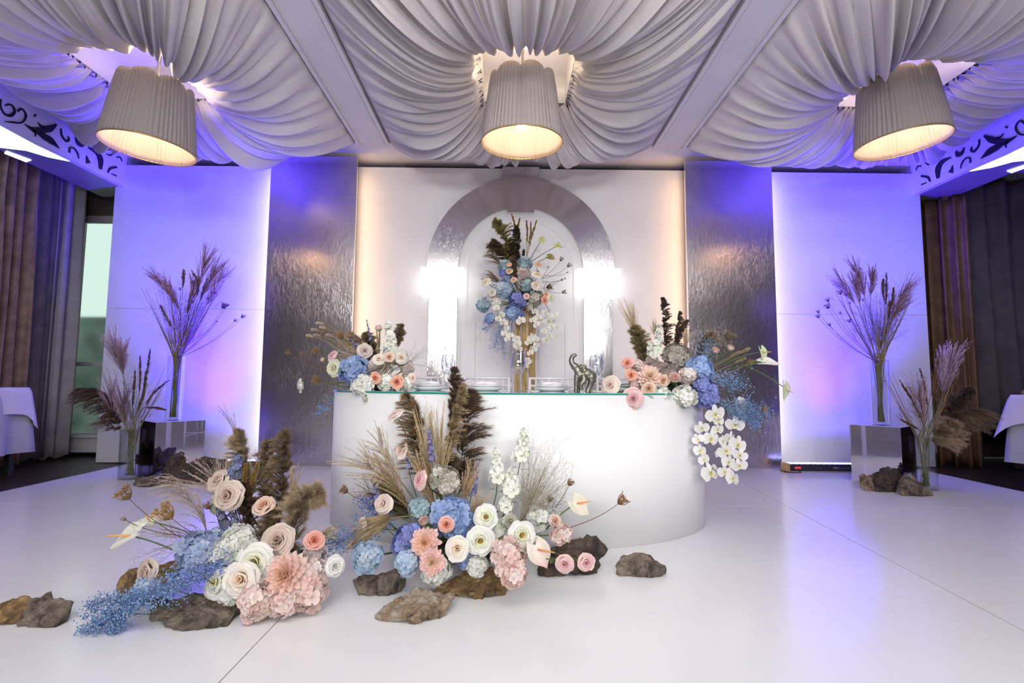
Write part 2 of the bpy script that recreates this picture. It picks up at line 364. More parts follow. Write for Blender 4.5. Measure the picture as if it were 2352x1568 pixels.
def side(sgn):
    fx = -4.32 if sgn < 0 else 4.62; nm = 'left' if sgn < 0 else 'right'
    fr = empty('frieze_'+nm, (fx, 0, 3.05), kind='structure')
    xa, xb = sorted((0, sgn*.06))
    MB().box((xa, -1.0, 0), (xb, YB-.16, .56)).build('frieze_board', 'frieze', fr)
    for pts, ws in SP:
        q = np.array([on_frieze(*zl(*p)) for p in pts]); k = 18 if len(pts) > 2 else 8
        q = spline(np.c_[q, np.zeros(len(q))], k)[:, :2]
        wd = np.interp(np.linspace(0, 1, k), np.linspace(0, 1, len(ws)), ws)/4.357/2
        sc = np.array([y_*.9/1150 for y_ in q[:, 0]])*.95; wd = wd*sc
        T = np.gradient(q, axis=0); T /= np.linalg.norm(T, axis=1)[:, None]+1e-9; N = np.c_[-T[:, 1], T[:, 0]]
        A = q+N*wd[:, None]; B = q-N*wd[:, None]; x0, x1 = -sgn*.001, -sgn*.009
        V = []; 
        for i in range(k): V += [(x0, A[i, 0], A[i, 1]-3.05), (x0, B[i, 0], B[i, 1]-3.05), (x1, A[i, 0], A[i, 1]-3.05), (x1, B[i, 0], B[i, 1]-3.05)]
        fcs = []
        for i in range(k-1):
            a = 4*i; fcs += [(a+2, a+3, a+7, a+6), (a, a+2, a+6, a+4), (a+1, a+5, a+7, a+3)]
        fcs += [(0, 1, 3, 2), (4*k-4, 4*k-2, 4*k-1, 4*k-3)]
        for off in (0, -2.75):
            V2 = [(a, c+off, d) for a, c, d in V]
            if off and min(v[1] for v in V2) < -1: continue
            MB().add(V2, fcs).build('scroll_ornament', 'ornament', fr)
    # soffit behind the frieze
    sx = -4.83 if sgn < 0 else 5.13
    a0, a1 = sorted((fx+sgn*.06, sx))
    struct('ceiling_soffit_'+nm, MB().box((a0, -1.0, 3.05), (a1, YB-.55, 3.12)), 'paint_soffit')
    a0, a1 = sorted((sx, XL if sgn < 0 else XR))
    struct('ceiling_side_'+nm, MB().box((a0, YF, 3.34), (a1, YB-.16, 3.45)), 'paint_grey')
    # cove lights
    off = 0 if sgn < 0 else .3
    def poly(name, pts, z0, z1, mt, par):
        V = [(p[0], p[1], z0) for p in pts]+[(p[0], p[1], z1) for p in pts]; n_ = len(pts)
        MB().add(V, [tuple(range(n_))[::-1], tuple(range(n_, 2*n_))]+[(i, (i+1) % n_, n_+(i+1) % n_, n_+i) for i in range(n_)]).build(name, mt, par)
    def fx_(px, py):
        p = fl(px, py, 3.05); return (p[0] if sgn < 0 else .3-p[0], p[1])
    lp = [fx_(*p) for p in ((0, 289), (80, 332), (160, 370), (110, 360), (60, 345), (0, 338))]
    lp = [lp[0]]+lp[1:]+[(lp[5][0], lp[5][1]-1.2), (lp[0][0], lp[0][1]-1.4)]
    e = empty('cove_light', (0, 0, 0), 'long white cove light beside the scroll frieze, %s' % ('brown curtain and window side' if sgn < 0 else 'dark sofa side'), 'light')
    poly('diffuser', lp, 3.045, 3.052, 'cove_light', e)
    lp = [fx_(*p) for p in ((15, 346), (72, 367), (60, 371), (10, 351))]
    e = empty('recessed_strip_light', (0, 0, 0), 'short slim recessed strip light in the soffit above the %s' % ('brown curtains' if sgn < 0 else 'sofa corner'), 'light')
    poly('diffuser', lp, 3.043, 3.052, 'cove_light', e)
side(-1); side(1)
# air grille above the keystone
ag = empty('air_grille', tuple(at(1187, 374, 5.2)*[1, 0, 0]+np.array([0, 5.3, ZC])), 'small slatted grey air grille in the ceiling just above the arch keystone', 'air vent')
b = MB()
for q in (((-.17, -.13, -.02), (-.155, .13, .002)), ((.155, -.13, -.02), (.17, .13, .002)), ((-.17, -.14, -.02), (.17, -.125, .002)), ((-.17, .125, -.02), (.17, .14, .002))): b.box(*q)
b.build('frame', 'paint_grey', ag)
for i in range(5):
    y = -.1+i*.05; s_ = MB().add([(-.155, y-.012, -.018), (.155, y-.012, -.018), (.155, y+.012, -.004), (-.155, y+.012, -.004), (-.155, y-.012, -.014), (.155, y-.012, -.014), (.155, y+.012, 0), (-.155, y+.012, 0)],
        [(0, 3, 2, 1), (4, 5, 6, 7), (0, 1, 5, 4), (1, 2, 6, 5), (2, 3, 7, 6), (3, 0, 4, 7)]); s_.build('slat', 'steel', ag)

# ---------------------------------------------------------------- draped ceiling cloth
def perim(x0, x1, y0, y1, n):
    t = np.arange(n)/n*4; P = np.zeros((n, 2))
    for i, u in enumerate(t):
        k = int(u); f = u-k
        P[i] = [(x0+(x1-x0)*f, y0), (x1, y0+(y1-y0)*f), (x1-(x1-x0)*f, y1), (x0, y1-(y1-y0)*f)][k]
    return P
def drape(label, X0, X1, ox, seed, nt=1100, ns=26):
    r_ = np.random.default_rng(seed)
    outer = perim(X0, X1, 1.57, 5.12, nt); inner = perim(ox-.36, ox+.36, 3.52, 4.27, nt)
    th = np.arange(nt)/nt*2*math.pi
    def fold(freqs, amps):
        z = np.zeros(nt)
        for f_, a_ in zip(freqs, amps):
            z += a_*np.sin(f_*th+r_.uniform(0, 6.28)+.8*np.sin(r_.integers(3, 9)*th+r_.uniform(0, 6.28)))
        return z
    fA = fold([57, 83, 36], [.6, .45, .5]); fB = fold([101, 71, 149], [.5, .5, .25]); fC = fold([44, 61, 90], [.6, .5, .4])
    sh = fold([9, 14], [.5, .4])
    dd_ = outer-np.array([ox, 3.9]); sidew = np.abs(dd_[:, 1])/(np.hypot(dd_[:, 0], dd_[:, 1])); sidew = np.clip((sidew-.25)/.6, 0, 1)
    P = np.zeros((ns, nt, 3))
    for i, s_ in enumerate(np.linspace(0, 1, ns)):
        xy = inner+(outer-inner)*(s_**.85)
        # sideways sway of folds
        d = outer-inner; d /= np.linalg.norm(d, axis=1)[:, None]; nrm = np.c_[-d[:, 1], d[:, 0]]
        env = math.sin(math.pi*s_)
        xy = xy+nrm*(.035*env*fB*s_)[:, None]
        sag = (.17+.17*sidew)*(1+.14*sh)*math.sin(math.pi*(s_**.72))**.9 if 0 < s_ < 1 else np.zeros(nt)
        A = .034*(1-s_)+.040*env+.006*s_
        z = (3.36+.035*s_)-sag-A*(fA*(1-s_)+fC*s_+.6*fB*env)*(1 if 0 < s_ < 1 else .3)
        # keep cloth off the shade wells
        P[i, :, :2] = xy; P[i, :, 2] = np.minimum(z, 3.395)
        if s_ == 0: P[i, :, 2] = 3.36+.03*fA
    b = MB().grid(P, closed=True)
    o = b.build('ceiling_drape', 'drape', None, True)
    tag(o, label, 'drape', 'gathered cloths of the ceiling coffers')
    md = o.modifiers.new('s', 'SOLIDIFY'); md.thickness = .003
    # plaster well above the lamp
    return o
OX = (-2.99, .14, 3.24)
drape('white gathered ceiling cloth around the left lamp, on the window and brown curtain side', -4.30, -1.62, OX[0], 3)
drape('white gathered ceiling cloth around the middle lamp, between the two ceiling beams', -1.245, 1.515, OX[1], 8)
drape('white gathered ceiling cloth around the right lamp, on the dark sofa side', 1.885, 4.60, OX[2], 12)
for k, ox in enumerate(OX):
    b = MB()
    for q in (((ox-.44, 3.44, 3.37), (ox-.36, 4.35, 3.62)), ((ox+.36, 3.44, 3.37), (ox+.44, 4.35, 3.62)), ((ox-.44, 3.44, 3.37), (ox+.44, 3.52, 3.62)), ((ox-.44, 4.27, 3.37), (ox+.44, 4.35, 3.62))): b.box(*q)
    struct('trim_%d' % (k+3), b, 'plaster')

# ---------------------------------------------------------------- big pleated lampshades
def lamp(px, py, bw, label, tilt, ty):
    c = at(px, py, 3.72)
    e = empty('pendant_lamp', c, label, 'lamp', 'pleated cloth pendant lamps on the ceiling')
    e.rotation_euler = (R(tilt), R(ty), 0)
    n_, hh = 420, .52; a = np.arange(n_)*2*math.pi/n_; r0, r1 = .312, .247
    k = 62
    r_ = np.random.default_rng(int(px)); ph = np.cumsum(r_.uniform(.6, 1.4, n_)); ph = ph/ph[-1]*2*math.pi*k
    P = np.zeros((14, n_, 3))
    scal = .030*np.abs(np.sin(a*4+.4))**.6
    for i, t in enumerate(np.linspace(0, 1, 14)):
        r = r0+(r1-r0)*t+.005*np.sin(ph)*(1+.3*np.sin(a*7))*(1-.4*t if t > 0 else .35)-.010*(np.abs(np.sin(a*4+.4)) < .12)*t
        P[i, :, 0] = r*np.cos(a); P[i, :, 1] = r*np.sin(a); P[i, :, 2] = hh*t - (.035-scal)*max(0, t-.8)/.2*1.4
    o = MB().grid(P, closed=True).build('lamp_shade', 'shade_cloth', e, True)
    md = o.modifiers.new('s', 'SOLIDIFY'); md.thickness = .004
    MB().tube([(r0*math.cos(t), r0*math.sin(t), 0) for t in np.linspace(0, 2*math.pi, 64)], .005, n=6, cap=False).build('hem', 'brass_trim', e, True)
    b = MB(); b.tube([(0, 0, .22), (0, 0, 3.6-c[2])], .012); b.tube([(0, 0, .19), (0, 0, .30)], .028, n=12)
    for j in range(4):
        b.tube([(0, 0, hh-.06), (.235*math.cos(j*math.pi/2+.5), .235*math.sin(j*math.pi/2+.5), hh-.06)], .004)
    b.build('stem', 'paint_grey', e, True)
    b = MB(); b.ellipsoid((0, 0, .155), (.042, .042, .052)); b.build('bulb', 'bulb', e, True)
    l = bpy.data.lights.new('lamp_light', 'POINT'); l.energy = 5; l.color = (1, .60, .20); l.shadow_soft_size = .03
    lo = bpy.data.objects.new('lamp_light', l); COL.objects.link(lo); lo.parent = e; lo.location = (0, 0, .09)
    l = bpy.data.lights.new('lamp_up_light', 'POINT'); l.energy = 15; l.color = (1, .80, .56); l.shadow_soft_size = .03
    lo = bpy.data.objects.new('lamp_up_light', l); COL.objects.link(lo); lo.parent = e; lo.location = (0, 0, .42)
lamp(341, 342, 0, 'large pleated drum lampshade hanging at the window side, above the left panel', 1, 4)
lamp(1199, 329, 0, 'large pleated drum lampshade hanging in the middle, in front of the arch', 3, 0)
lamp(2071, 330, 0, 'large pleated drum lampshade hanging at the sofa side, above the right panel', 1, -4)

# ---------------------------------------------------------------- backdrop panels
def slab(name, x0, x1, y0, y1, z1, mt, label, group=None, bev=.004, cat='panel'):
    o = MB().box((x0, y0, 0), (x1, y1, z1)).build(name, mt, bevel=bev); return tag(o, label, cat, group)
for nm, x0, x1, lb in (('left', -4.42, -2.55, 'tall white panel washed purple, beside the window and left foil panel'), ('right', 2.86, 4.70, 'tall white panel washed purple, beside the sofa corner and right foil panel')):
    e = empty('backdrop_screen', ((x0+x1)/2, 5.52, 0), lb, 'panel'); h_ = (x1-x0)/2
    MB().box((-h_, 0, 0), (h_, .04, 1.665)).build('lower_board', 'white_panel', e)
    MB().box((-h_, 0, 1.674), (h_, .04, 3.30)).build('upper_board', 'white_panel', e)
    MB().box((-h_, .006, 1.65), (h_, .045, 1.69)).build('shadow_strip', 'white_panel', e)  # board gap and recessed strip stand in for a soft shadow line
    if nm == 'left': MB().lathe([(.0, -.004), (.028, -.003), (.030, .0)], 16).build('knob', 'plaster', e, True).matrix_local = Matrix.Translation((at(317, 784, 5.52)[0]-(x0+x1)/2, 0, at(317, 784, 5.52)[2])) @ Matrix.Rotation(R(90), 4, 'X')
slab('central_panel', -1.72, 2.03, 5.58, 5.63, 3.335, 'white_panel', 'wide white backdrop panel carrying the mirrored arch')
slab('foil_panel', -2.61, -1.665, 5.36, 5.40, 3.355, 'foil', 'tall crinkled silver foil panel left of the arch panel', 'foil panels')
slab('foil_panel', 1.955, 2.92, 5.36, 5.40, 3.355, 'foil', 'tall crinkled silver foil panel right of the arch panel', 'foil panels')
# arch
AC = (.145, 5.58, 2.16); ro, ri = 1.055, .705
ar = empty('mirrored_arch', (AC[0], AC[1], 0), 'silver mirrored arch with keystone, two pilasters and glowing white block capitals', 'arch')
def arcmesh(a0, a1, r_in, r_out, y0, y1, n_=48, zc=AC[2]):
    a = np.linspace(a0, a1, n_); P = np.zeros((5, n_, 3))
    for k, (r, y) in enumerate(((r_in, y1), (r_in, y0), (r_out, y0), (r_out, y1), (r_in, y1))):
        P[k] = np.stack([r*np.cos(a), np.full(n_, y), zc+r*np.sin(a)], 1)
    return MB().grid(P)
arcmesh(0, math.pi, ri, ro, -.035, 0).build('arch_band', 'foil_smooth', ar)
def trap(x0t, x1t, x0b, x1b, z0, z1, y0, y1):
    return MB().add([(x0b, y0, z0), (x1b, y0, z0), (x1b, y1, z0), (x0b, y1, z0), (x0t, y0, z1), (x1t, y0, z1), (x1t, y1, z1), (x0t, y1, z1)],
        [(0, 3, 2, 1), (4, 5, 6, 7), (0, 1, 5, 4), (1, 2, 6, 5), (2, 3, 7, 6), (3, 0, 4, 7)])
trap(-.215, .205, -.15, .145, 2.80, 3.33, -.06, 0).build('keystone', 'foil_smooth', ar)
for s_ in (-1, 1):
    xa, xb = sorted((s_*(ri+.005), s_*(ro-.03)))
    MB().box((xa, -.035, 0), (xb, 0, 1.83)).build('pilaster', 'foil_smooth', ar)
    xa, xb = sorted((s_*(ri-.075), s_*(ro+.05)))
    tag(MB().box((xa, -.16, 1.835), (xb, 0, 2.145)).build('capital', 'lit_box', ar, bevel=.003), 'glowing white block capital')
# inner niche frame
b = arcmesh(0, math.pi, .60, .63, -.014, 0, zc=2.12); b.box((-.63, -.014, 0), (-.60, 0, 2.12)); b.box((.60, -.014, 0), (.63, 0, 2.12))
b.build('inner_moulding', 'white_panel', ar)
for s_ in (-1, 1):
    xa, xb = sorted((s_*.50, s_*.66)); MB().box((xa, -.03, 0), (xb, 0, 1.55)).build('stepped_block', 'white_panel', ar, bevel=.003)

# ---------------------------------------------------------------- LED battens
def batten(px0, px1, label, flip):
    p0 = fl(px0, 1070); p1 = fl(px1, 1072); x0, x1 = p0[0]*5.17/p0[1], p1[0]*5.17/p1[1]
    e = empty('led_batten', ((x0+x1)/2, 5.17, 0), label, 'stage light'); h_ = (x1-x0)/2
    MB().box((-h_, -.045, .012), (h_, .045, .082)).build('housing', 'black_plastic', e, bevel=.004)
    for s_ in (-1, 1):
        MB().box((s_*h_-.02, -.055, 0), (s_*h_+.02, .055, .09)).build('end_bracket', 'brass_trim' if s_ < 0 else 'black_plastic', e, bevel=.004)
    k = int(2*h_/.055)
    for i in range(k):
        x = -h_+.04+i*(2*h_-.08)/(k-1)
        MB().box((x-.018, -.036, .082), (x+.018, .036, .088)).build('led_lens', 'led_blue', e)
    MB().box((-h_+.07, -.0475, .038), (-h_+.13, -.045, .055)).build('power_display', 'led_red', e)
    b = MB()      # small maker's print: a row of illegible strokes
    for x, w_ in ((0, .05), (.06, .012), (.08, .012), (.10, .012), (.12, .012), (.14, .02), (-.18, .012), (-.15, .03)): b.box((x, -.047, .042), (x+w_, -.045, .045+.008*(w_ > .03)))
    tag(b.build('print', 'print_grey', e), kind='stuff')
    b = MB().tube(spline([(-h_+.05, -.05, .03), (-h_+.12, -.07, .006), (-h_-.02, -.06, .006), (-h_-.03, .05, .006)]), .005); b.build('cable', 'black_plastic', e, True)
batten(1804, 2010, 'black LED batten with glowing blue lenses in front of the right side panel', 1)
batten(455, 610, 'black LED batten on the floor between mirrored cube and left foil panel', 0)
sp = empty('power_box', tuple(fl(326, 1064)), 'small black power box on the floor beside the left mirrored cube', 'box')
MB().box((-.05, -.04, 0), (.05, .04, .10)).build('body', 'black_plastic', sp, bevel=.01)
MB().tube(spline([(0, -.03, .06), (-.08, -.08, .03), (-.1, 0, .01)]), .006).build('plug_lead', 'black_plastic', sp, True)

# ---------------------------------------------------------------- mirrored cubes
def cube(near, th, s_, wd, h_, label):
    n_ = np.array(near[:2]); d1 = np.array([s_*math.cos(R(th)), math.sin(R(th))])*wd; d2 = np.array([-s_*math.sin(R(th)), math.cos(R(th))])*wd
    c = n_+(d1+d2)/2; e = empty('mirrored_cube', (c[0], c[1], 0), label, 'pedestal')
    a, b_, c_, d_ = n_-c, n_+d1-c, n_+d1+d2-c, n_+d2-c
    def face(p, q, nm, mt):
        t = .004; u = (q-p)/np.linalg.norm(q-p); nn = np.array([u[1], -u[0]]); 
        if nn@((p+q)/2) < 0: nn = -nn
        p = p+u*.001; q = q-u*.001; i0, i1 = p-nn*t, q-nn*t
        V = [(*p, 0), (*q, 0), (*i1, 0), (*i0, 0), (*p, h_), (*q, h_), (*i1, h_), (*i0, h_)]
        MB().add(V, [(0, 3, 2, 1), (4, 5, 6, 7), (0, 1, 5, 4), (1, 2, 6, 5), (2, 3, 7, 6), (3, 0, 4, 7)]).build(nm, mt, e)
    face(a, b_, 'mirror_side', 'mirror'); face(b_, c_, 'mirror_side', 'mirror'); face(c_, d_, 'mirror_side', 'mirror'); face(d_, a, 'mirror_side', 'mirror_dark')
    V = [(*p, z) for z in (h_, h_+.004) for p in (a, b_, c_, d_)]
    MB().add(V, [(0, 3, 2, 1), (4, 5, 6, 7), (0, 1, 5, 4), (1, 2, 6, 5), (2, 3, 7, 6), (3, 0, 4, 7)]).build('mirror_top', 'mirror', e)
    return np.array([c[0], c[1], h_+.004])
BL = cube((-3.17, 4.6), 51, 1, .41, .50, 'mirrored cube pedestal on the window side, carrying a glass vase of grasses')
BR = cube((3.43, 4.37), 53, -1, .39, .515, 'mirrored cube pedestal on the sofa side, carrying a glass vase of grasses')

# ---------------------------------------------------------------- curved bar table
TC = np.array([.08, 3.50]); TA, TB = 1.24, .76; ZT = .828
bt = empty('bar_table', (TC[0], TC[1], 0), 'curved glossy white bar table with a glass top in the middle', 'table')
def ell(a, da=0): return np.array([(TA+da)*math.copysign(abs(math.cos(a))**.92, math.cos(a)), -(TB+da)*abs(math.sin(a))**.92])
aa = np.linspace(math.pi+.0, 2*math.pi, 72); P = np.zeros((5, 72, 3))
for j, a in enumerate(aa):
    o_ = ell(a); i_ = ell(a, -.03)
    for k, (q, z) in enumerate(((i_, 0), (o_, 0), (o_, ZT-.012), (i_, ZT-.012), (i_, 0))): P[k, j] = (q[0], q[1]*-1 if False else q[1], z)
ob = MB().grid(P); ob.add([P[0, 0], P[1, 0], P[2, 0], P[3, 0]], [(0, 1, 2, 3)]); ob.add([P[0, -1], P[1, -1], P[2, -1], P[3, -1]], [(3, 2, 1, 0)])
ob.build('front_shell', 'bar_white', bt, True).data.polygons.foreach_set('use_smooth', [False]*len(ob.f))
bt.children[0].data.polygons.foreach_set('use_smooth', [len(p.vertices) == 4 for p in bt.children[0].data.polygons])
outl = [ell(a, .0) for a in np.linspace(math.pi, 2*math.pi, 60)]+[np.array([TA, .42]), np.array([-TA, .42])]
def prism(pts, z0, z1):
    k = len(pts); V = [(p[0], p[1], z0) for p in pts]+[(p[0], p[1], z1) for p in pts]
    return MB().add(V, [tuple(range(k))[::-1], tuple(range(k, 2*k))]+[(i, (i+1) % k, k+(i+1) % k, k+i) for i in range(k)])
prism(outl, ZT-.012, ZT).build('top_board', 'bar_white', bt)
outl2 = [ell(a, .008) for a in np.linspace(math.pi, 2*math.pi, 60)]+[np.array([TA+.008, .43]), np.array([-TA-.008, .43])]
prism(outl2, ZT, ZT+.008).build('glass_plate', 'glass_edge', bt)
prism([p*.997 for p in outl2], ZT+.0082, ZT+.0092).build('glass_face', 'glass_top', bt)
for x in (-1.15, 1.15):
    MB().box((x-.02, .36, 0), (x+.02, .40, ZT-.012)).build('leg', 'chair_white', bt)
ZS = ZT+.0095      # surface

# ---------------------------------------------------------------- white chairs
def chair(x, y, label):
    e = empty('banquet_chair', (x, y, 0), label, 'chair', 'white spindle-back chairs behind the bar table')
    w_ = .2; T = lambda nm, *s: [MB().tube(a, b, n=8) for a, b in s]
    for s_ in (-1, 1):
        MB().tube([(s_*w_, .0, 0), (s_*w_, .0, .45), (s_*(w_-.005), .05, .935)], .014, .012, 8).build('back_post', 'chair_white', e, True)
        MB().tube([(s_*w_, -.36, 0), (s_*w_, -.36, .44)], .012, .016, 8).build('leg', 'chair_white', e, True)
        MB().tube([(s_*w_, -.36, .2), (s_*w_, 0, .2)], .009).build('stretcher', 'chair_white', e, True)
    for z, y_ in ((.925, .05), (.86, .042), (.60, .016)): MB().tube([(-w_, y_, z), (w_, y_, z)], .011, n=8).build('rail', 'chair_white', e, True)
    MB().tube([(-w_, -.36, .15), (w_, -.36, .15)], .009).build('stretcher', 'chair_white', e, True)
    for i in range(6):
        x_ = -w_+.057*(i+1); MB().tube([(x_, .016, .60), (x_, .05, .925)], .0065, n=6).build('spindle', 'chair_white', e, True)
    MB().box((-.21, -.38, .435), (.21, .02, .455)).build('seat', 'chair_white', e, bevel=.01)
    MB().box((-.20, -.37, .455), (.20, -.01, .49)).build('seat_cushion', 'cloth_white', e, bevel=.014)
for px, lb in ((968, 'white spindle-back chair behind the left flower arrangement on the bar'), (1118, 'white spindle-back chair left of the tall flower stand, behind the dark pampas tip'),
               (1268, 'white spindle-back chair right of the tall flower stand, left of the elephant'), (1423, 'white spindle-back chair behind the right flower arrangement and wine glass')):
    chair(at(px, 860, 4.42)[0], 4.38, lb)

# ---------------------------------------------------------------- tableware
def on_table(px, Y): return np.array([at(px, 890, Y)[0], Y, ZS])
def plates(px, label, k):
    p = on_table(px, 3.3)
    o = MB().lathe([(.0, 0), (.075, 0), (.085, .003), (.125, .020), (.126, .023), (.083, .007), (0, .005)], 40, p).build('dinner_plate', 'porcelain', None, True)
    tag(o, 'large white dinner plate under a smaller one, '+label, 'plate', 'dinner plates on the bar')
    q = p+[0, 0, .021]
    o = MB().lathe([(.0, 0), (.065, 0), (.07, .003), (.105, .014), (.106, .017), (.07, .006), (0, .005)], 40, q).build('side_plate', 'porcelain', None, True)
    tag(o, 'smaller white plate on the dinner plate, '+label, 'plate', 'smaller plates on the bar')
    e = empty('napkin', p+[0, 0, .036], 'rolled pale napkin lying on the plate, '+label, 'napkin')
    b = MB(); pts = [(-.07, 0, .008), (-.03, .004, .013), (.02, 0, .012), (.07, .006, .008)]
    b.tube(spline(pts, 10), [.006, .009, .012, .013, .011, .012, .014, .013, .010, .006], n=8); b.build('cloth_roll', 'napkin', e, True)
    MB().tube([(0, -.014, .012), (0, 0, .027), (0, .014, .012)], .003).build('ribbon', 'napkin', e, True)
plates(1116, 'left of the tall flower stand', 0); plates(1268, 'right of the tall flower stand', 1)
plates(985, 'beside the left flower arrangement', 2); plates(1432, 'beside the right flower arrangement', 3)
def fork(x, y, label, kind):
    e = empty(kind, (x, y, ZS), label, kind if kind != 'table_knife' else 'knife', 'cutlery beside the plates')
    if kind == 'fork':
        MB().tube([(0, .10, .004), (0, .02, .006), (0, -.02, .004)], .0025, .003).build('handle', 'steel', e, True)
        MB().box((-.011, -.05, .003), (.011, -.02, .006)).build('head', 'steel', e, bevel=.001)
        for i in range(4): MB().tube([(-.009+.006*i, -.05, .0045), (-.009+.006*i, -.09, .006)], .0013, n=4).build('tine', 'steel', e)
    else:
        MB().tube([(0, .10, .005), (0, .0, .005)], .004).build('handle', 'steel', e, True)
        MB().box((-.007, -.10, .003), (.007, 0, .005)).build('blade', 'steel', e, bevel=.001)
for px, kd, lb in ((1156, 'fork', 'outer steel fork between left plates and centre glass'), (1164, 'fork', 'inner steel fork beside the centre wine glass'),
                   (1210, 'table_knife', 'steel knife just right of the centre wine glass'), (1219, 'table_knife', 'steel knife nearest the right-hand middle plates'),
                   (1310, 'fork', 'steel fork left of the elephant figurine'), (1404, 'table_knife', 'steel knife behind the beige rose on the bar')):
    p = on_table(px, 3.12); fork(p[0], p[1], lb, kd)
def glass_thing(name, px, Y, kind, h_, label, s=1.):
    p = on_table(px, Y); e = empty(name, p, label, 'glass', 'stemmed glasses on the bar')
    if kind == 'wine': bw = [(.006, .10), (.022, .108), (.040, .135), (.045, .165), (.041, .20), (.034, h_)]
    else: bw = [(.006, .11), (.014, .125), (.020, .16), (.025, .21), (.029, h_)]
    inn = [(r-.0015, z+(.002 if i < 2 else 0)) for i, (r, z) in enumerate(bw)][::-1]
    inn[-1] = (.0005, bw[0][1]+.004)
    pr = [(.0005, .10 if kind == 'wine' else .11)]+bw+inn
    # smooth profile
    def sm(q, n_): return [(max(a, .0005), b) for a, b, _ in spline([(x, y, 0) for x, y in q], n_)]
    MB().lathe([(.0005, bw[0][1]-.002)]+sm(bw, 12)+sm(inn, 12), 28, closed=False).build('bowl', 'glass', e, True)
    MB().lathe([(.0005, .004), (.004, .006), (.0035, .02), (.0032, .06), (.0045, bw[0][1]-.003), (.0005, bw[0][1]-.002)], 12).build('stem', 'glass', e, True)
    MB().lathe([(.0005, 0), (.034, 0), (.035, .0015), (.02, .0035), (.0005, .006)], 28).build('foot', 'glass', e, True)
    return e
glass_thing('wine_glass', 1029, 3.12, 'wine', .225, 'wide wine glass left of the pampas tip on the bar')
glass_thing('champagne_flute', 1030, 2.98, 'flute', .265, 'slim champagne flute in front of the left wine glass')
glass_thing('wine_glass', 1190, 2.95, 'wine', .235, 'wide wine glass in front of the tall flower stand')
glass_thing('champagne_flute', 1196, 3.08, 'flute', .262, 'slim flute behind the middle wine glass')
glass_thing('wine_glass', 1370, 3.08, 'wine', .222, 'wide wine glass right of the elephant figurine')
glass_thing('champagne_flute', 1376, 2.96, 'flute', .225, 'slim flute beside the elephant, in front of the right wine glass')

# elephant figurine
E0 = on_table(1342, 2.92); ee = empty('elephant_figurine', E0, 'pewter-coloured elephant figurine with raised curled trunk on the bar', 'figurine')
u = 2.92/1150
def ep(x, y, d=0): return np.array([(x-1342)*u, d, (905-y)*u])
def zx(x, y, d=0): return ep(1300+x/13.07, 800+y/13.07, d)
b = MB()
b.ellipsoid(zx(620, 830), (.040, .030, .036), 20, 12); b.ellipsoid(zx(760, 900), (.030, .028, .034), 20, 12); b.ellipsoid(zx(430, 820), (.034, .026, .034), 20, 12)
b.ellipsoid(zx(350, 720), (.022, .020, .030), 16, 10); b.ellipsoid(zx(275, 600), (.023, .020, .022), 16, 10); b.ellipsoid(zx(250, 640), (.018, .012, .014), 12, 8)
b.tube(spline([zx(260, 600), zx(190, 510), zx(165, 400), zx(200, 300), zx(270, 255), zx(310, 300)], 16), np.interp(np.linspace(0, 1, 16), [0, .3, .7, 1], [.019, .016, .0125, .009]), n=12)
for pts, rr in (([(330, 860, -.012), (300, 1050, -.013), (290, 1200, -.013), (290, 1380, -.013)], (.020, .015, .012, .014)),
                ([(500, 870, -.020), (520, 1020, -.028), (410, 1150, -.030), (450, 1240, -.028), (440, 1290, -.03)], (.021, .018, .013, .011, .011)),
                ([(760, 950, -.016), (720, 1120, -.018), (660, 1250, -.018), (620, 1380, -.018)], (.024, .017, .013, .015)),
                ([(800, 950, .016), (770, 1130, .018), (700, 1260, .018), (700, 1385, .018)], (.024, .016, .013, .014)),
                ([(400, 900, .014), (380, 1100, .016), (370, 1385, .016)], (.018, .013, .013))):
    q = spline([zx(*p) for p in pts], 10); b.tube(q, np.interp(np.linspace(0, 1, 10), np.linspace(0, 1, len(rr)), rr), n=12)
o = b.build('body', 'pewter', ee, True)
md = o.modifiers.new('r', 'REMESH'); md.mode = 'VOXEL'; md.voxel_size = .0028; md.use_smooth_shade = True
md = o.modifiers.new('s', 'SMOOTH'); md.factor = .6; md.iterations = 5
for s_, q in ((-1, [(430, 640), (480, 540), (560, 560), (610, 660), (570, 760), (480, 790), (400, 740)]), (1, [(380, 600), (440, 530), (520, 520), (540, 600), (480, 680), (400, 680)])):
    c = np.mean(q, axis=0); V = [zx(*c, s_*.030)]+[zx(x, y, s_*(.018+.02*(i % 2 == 0))) for i, (x, y) in enumerate(q)]; k = len(q)
    e_ = MB().add(V, [(0, 1+i, 1+(i+1) % k) for i in range(k)]).build('ear', 'pewter', ee, True); md = e_.modifiers.new('d', 'SUBSURF'); md.levels = md.render_levels = 2; md = e_.modifiers.new('s', 'SOLIDIFY'); md.thickness = .004; md.offset = 0
for s_ in (-1, 1): MB().tube(spline([zx(250, 600, s_*.014), zx(200, 620, s_*.018), zx(160, 585, s_*.018)], 6), .004, .001, 6).build('tusk', 'pewter', ee, True)
MB().tube(spline([zx(870, 850), zx(900, 960), zx(880, 1080)], 6), .004, .003, 6).build('tail', 'pewter', ee, True)
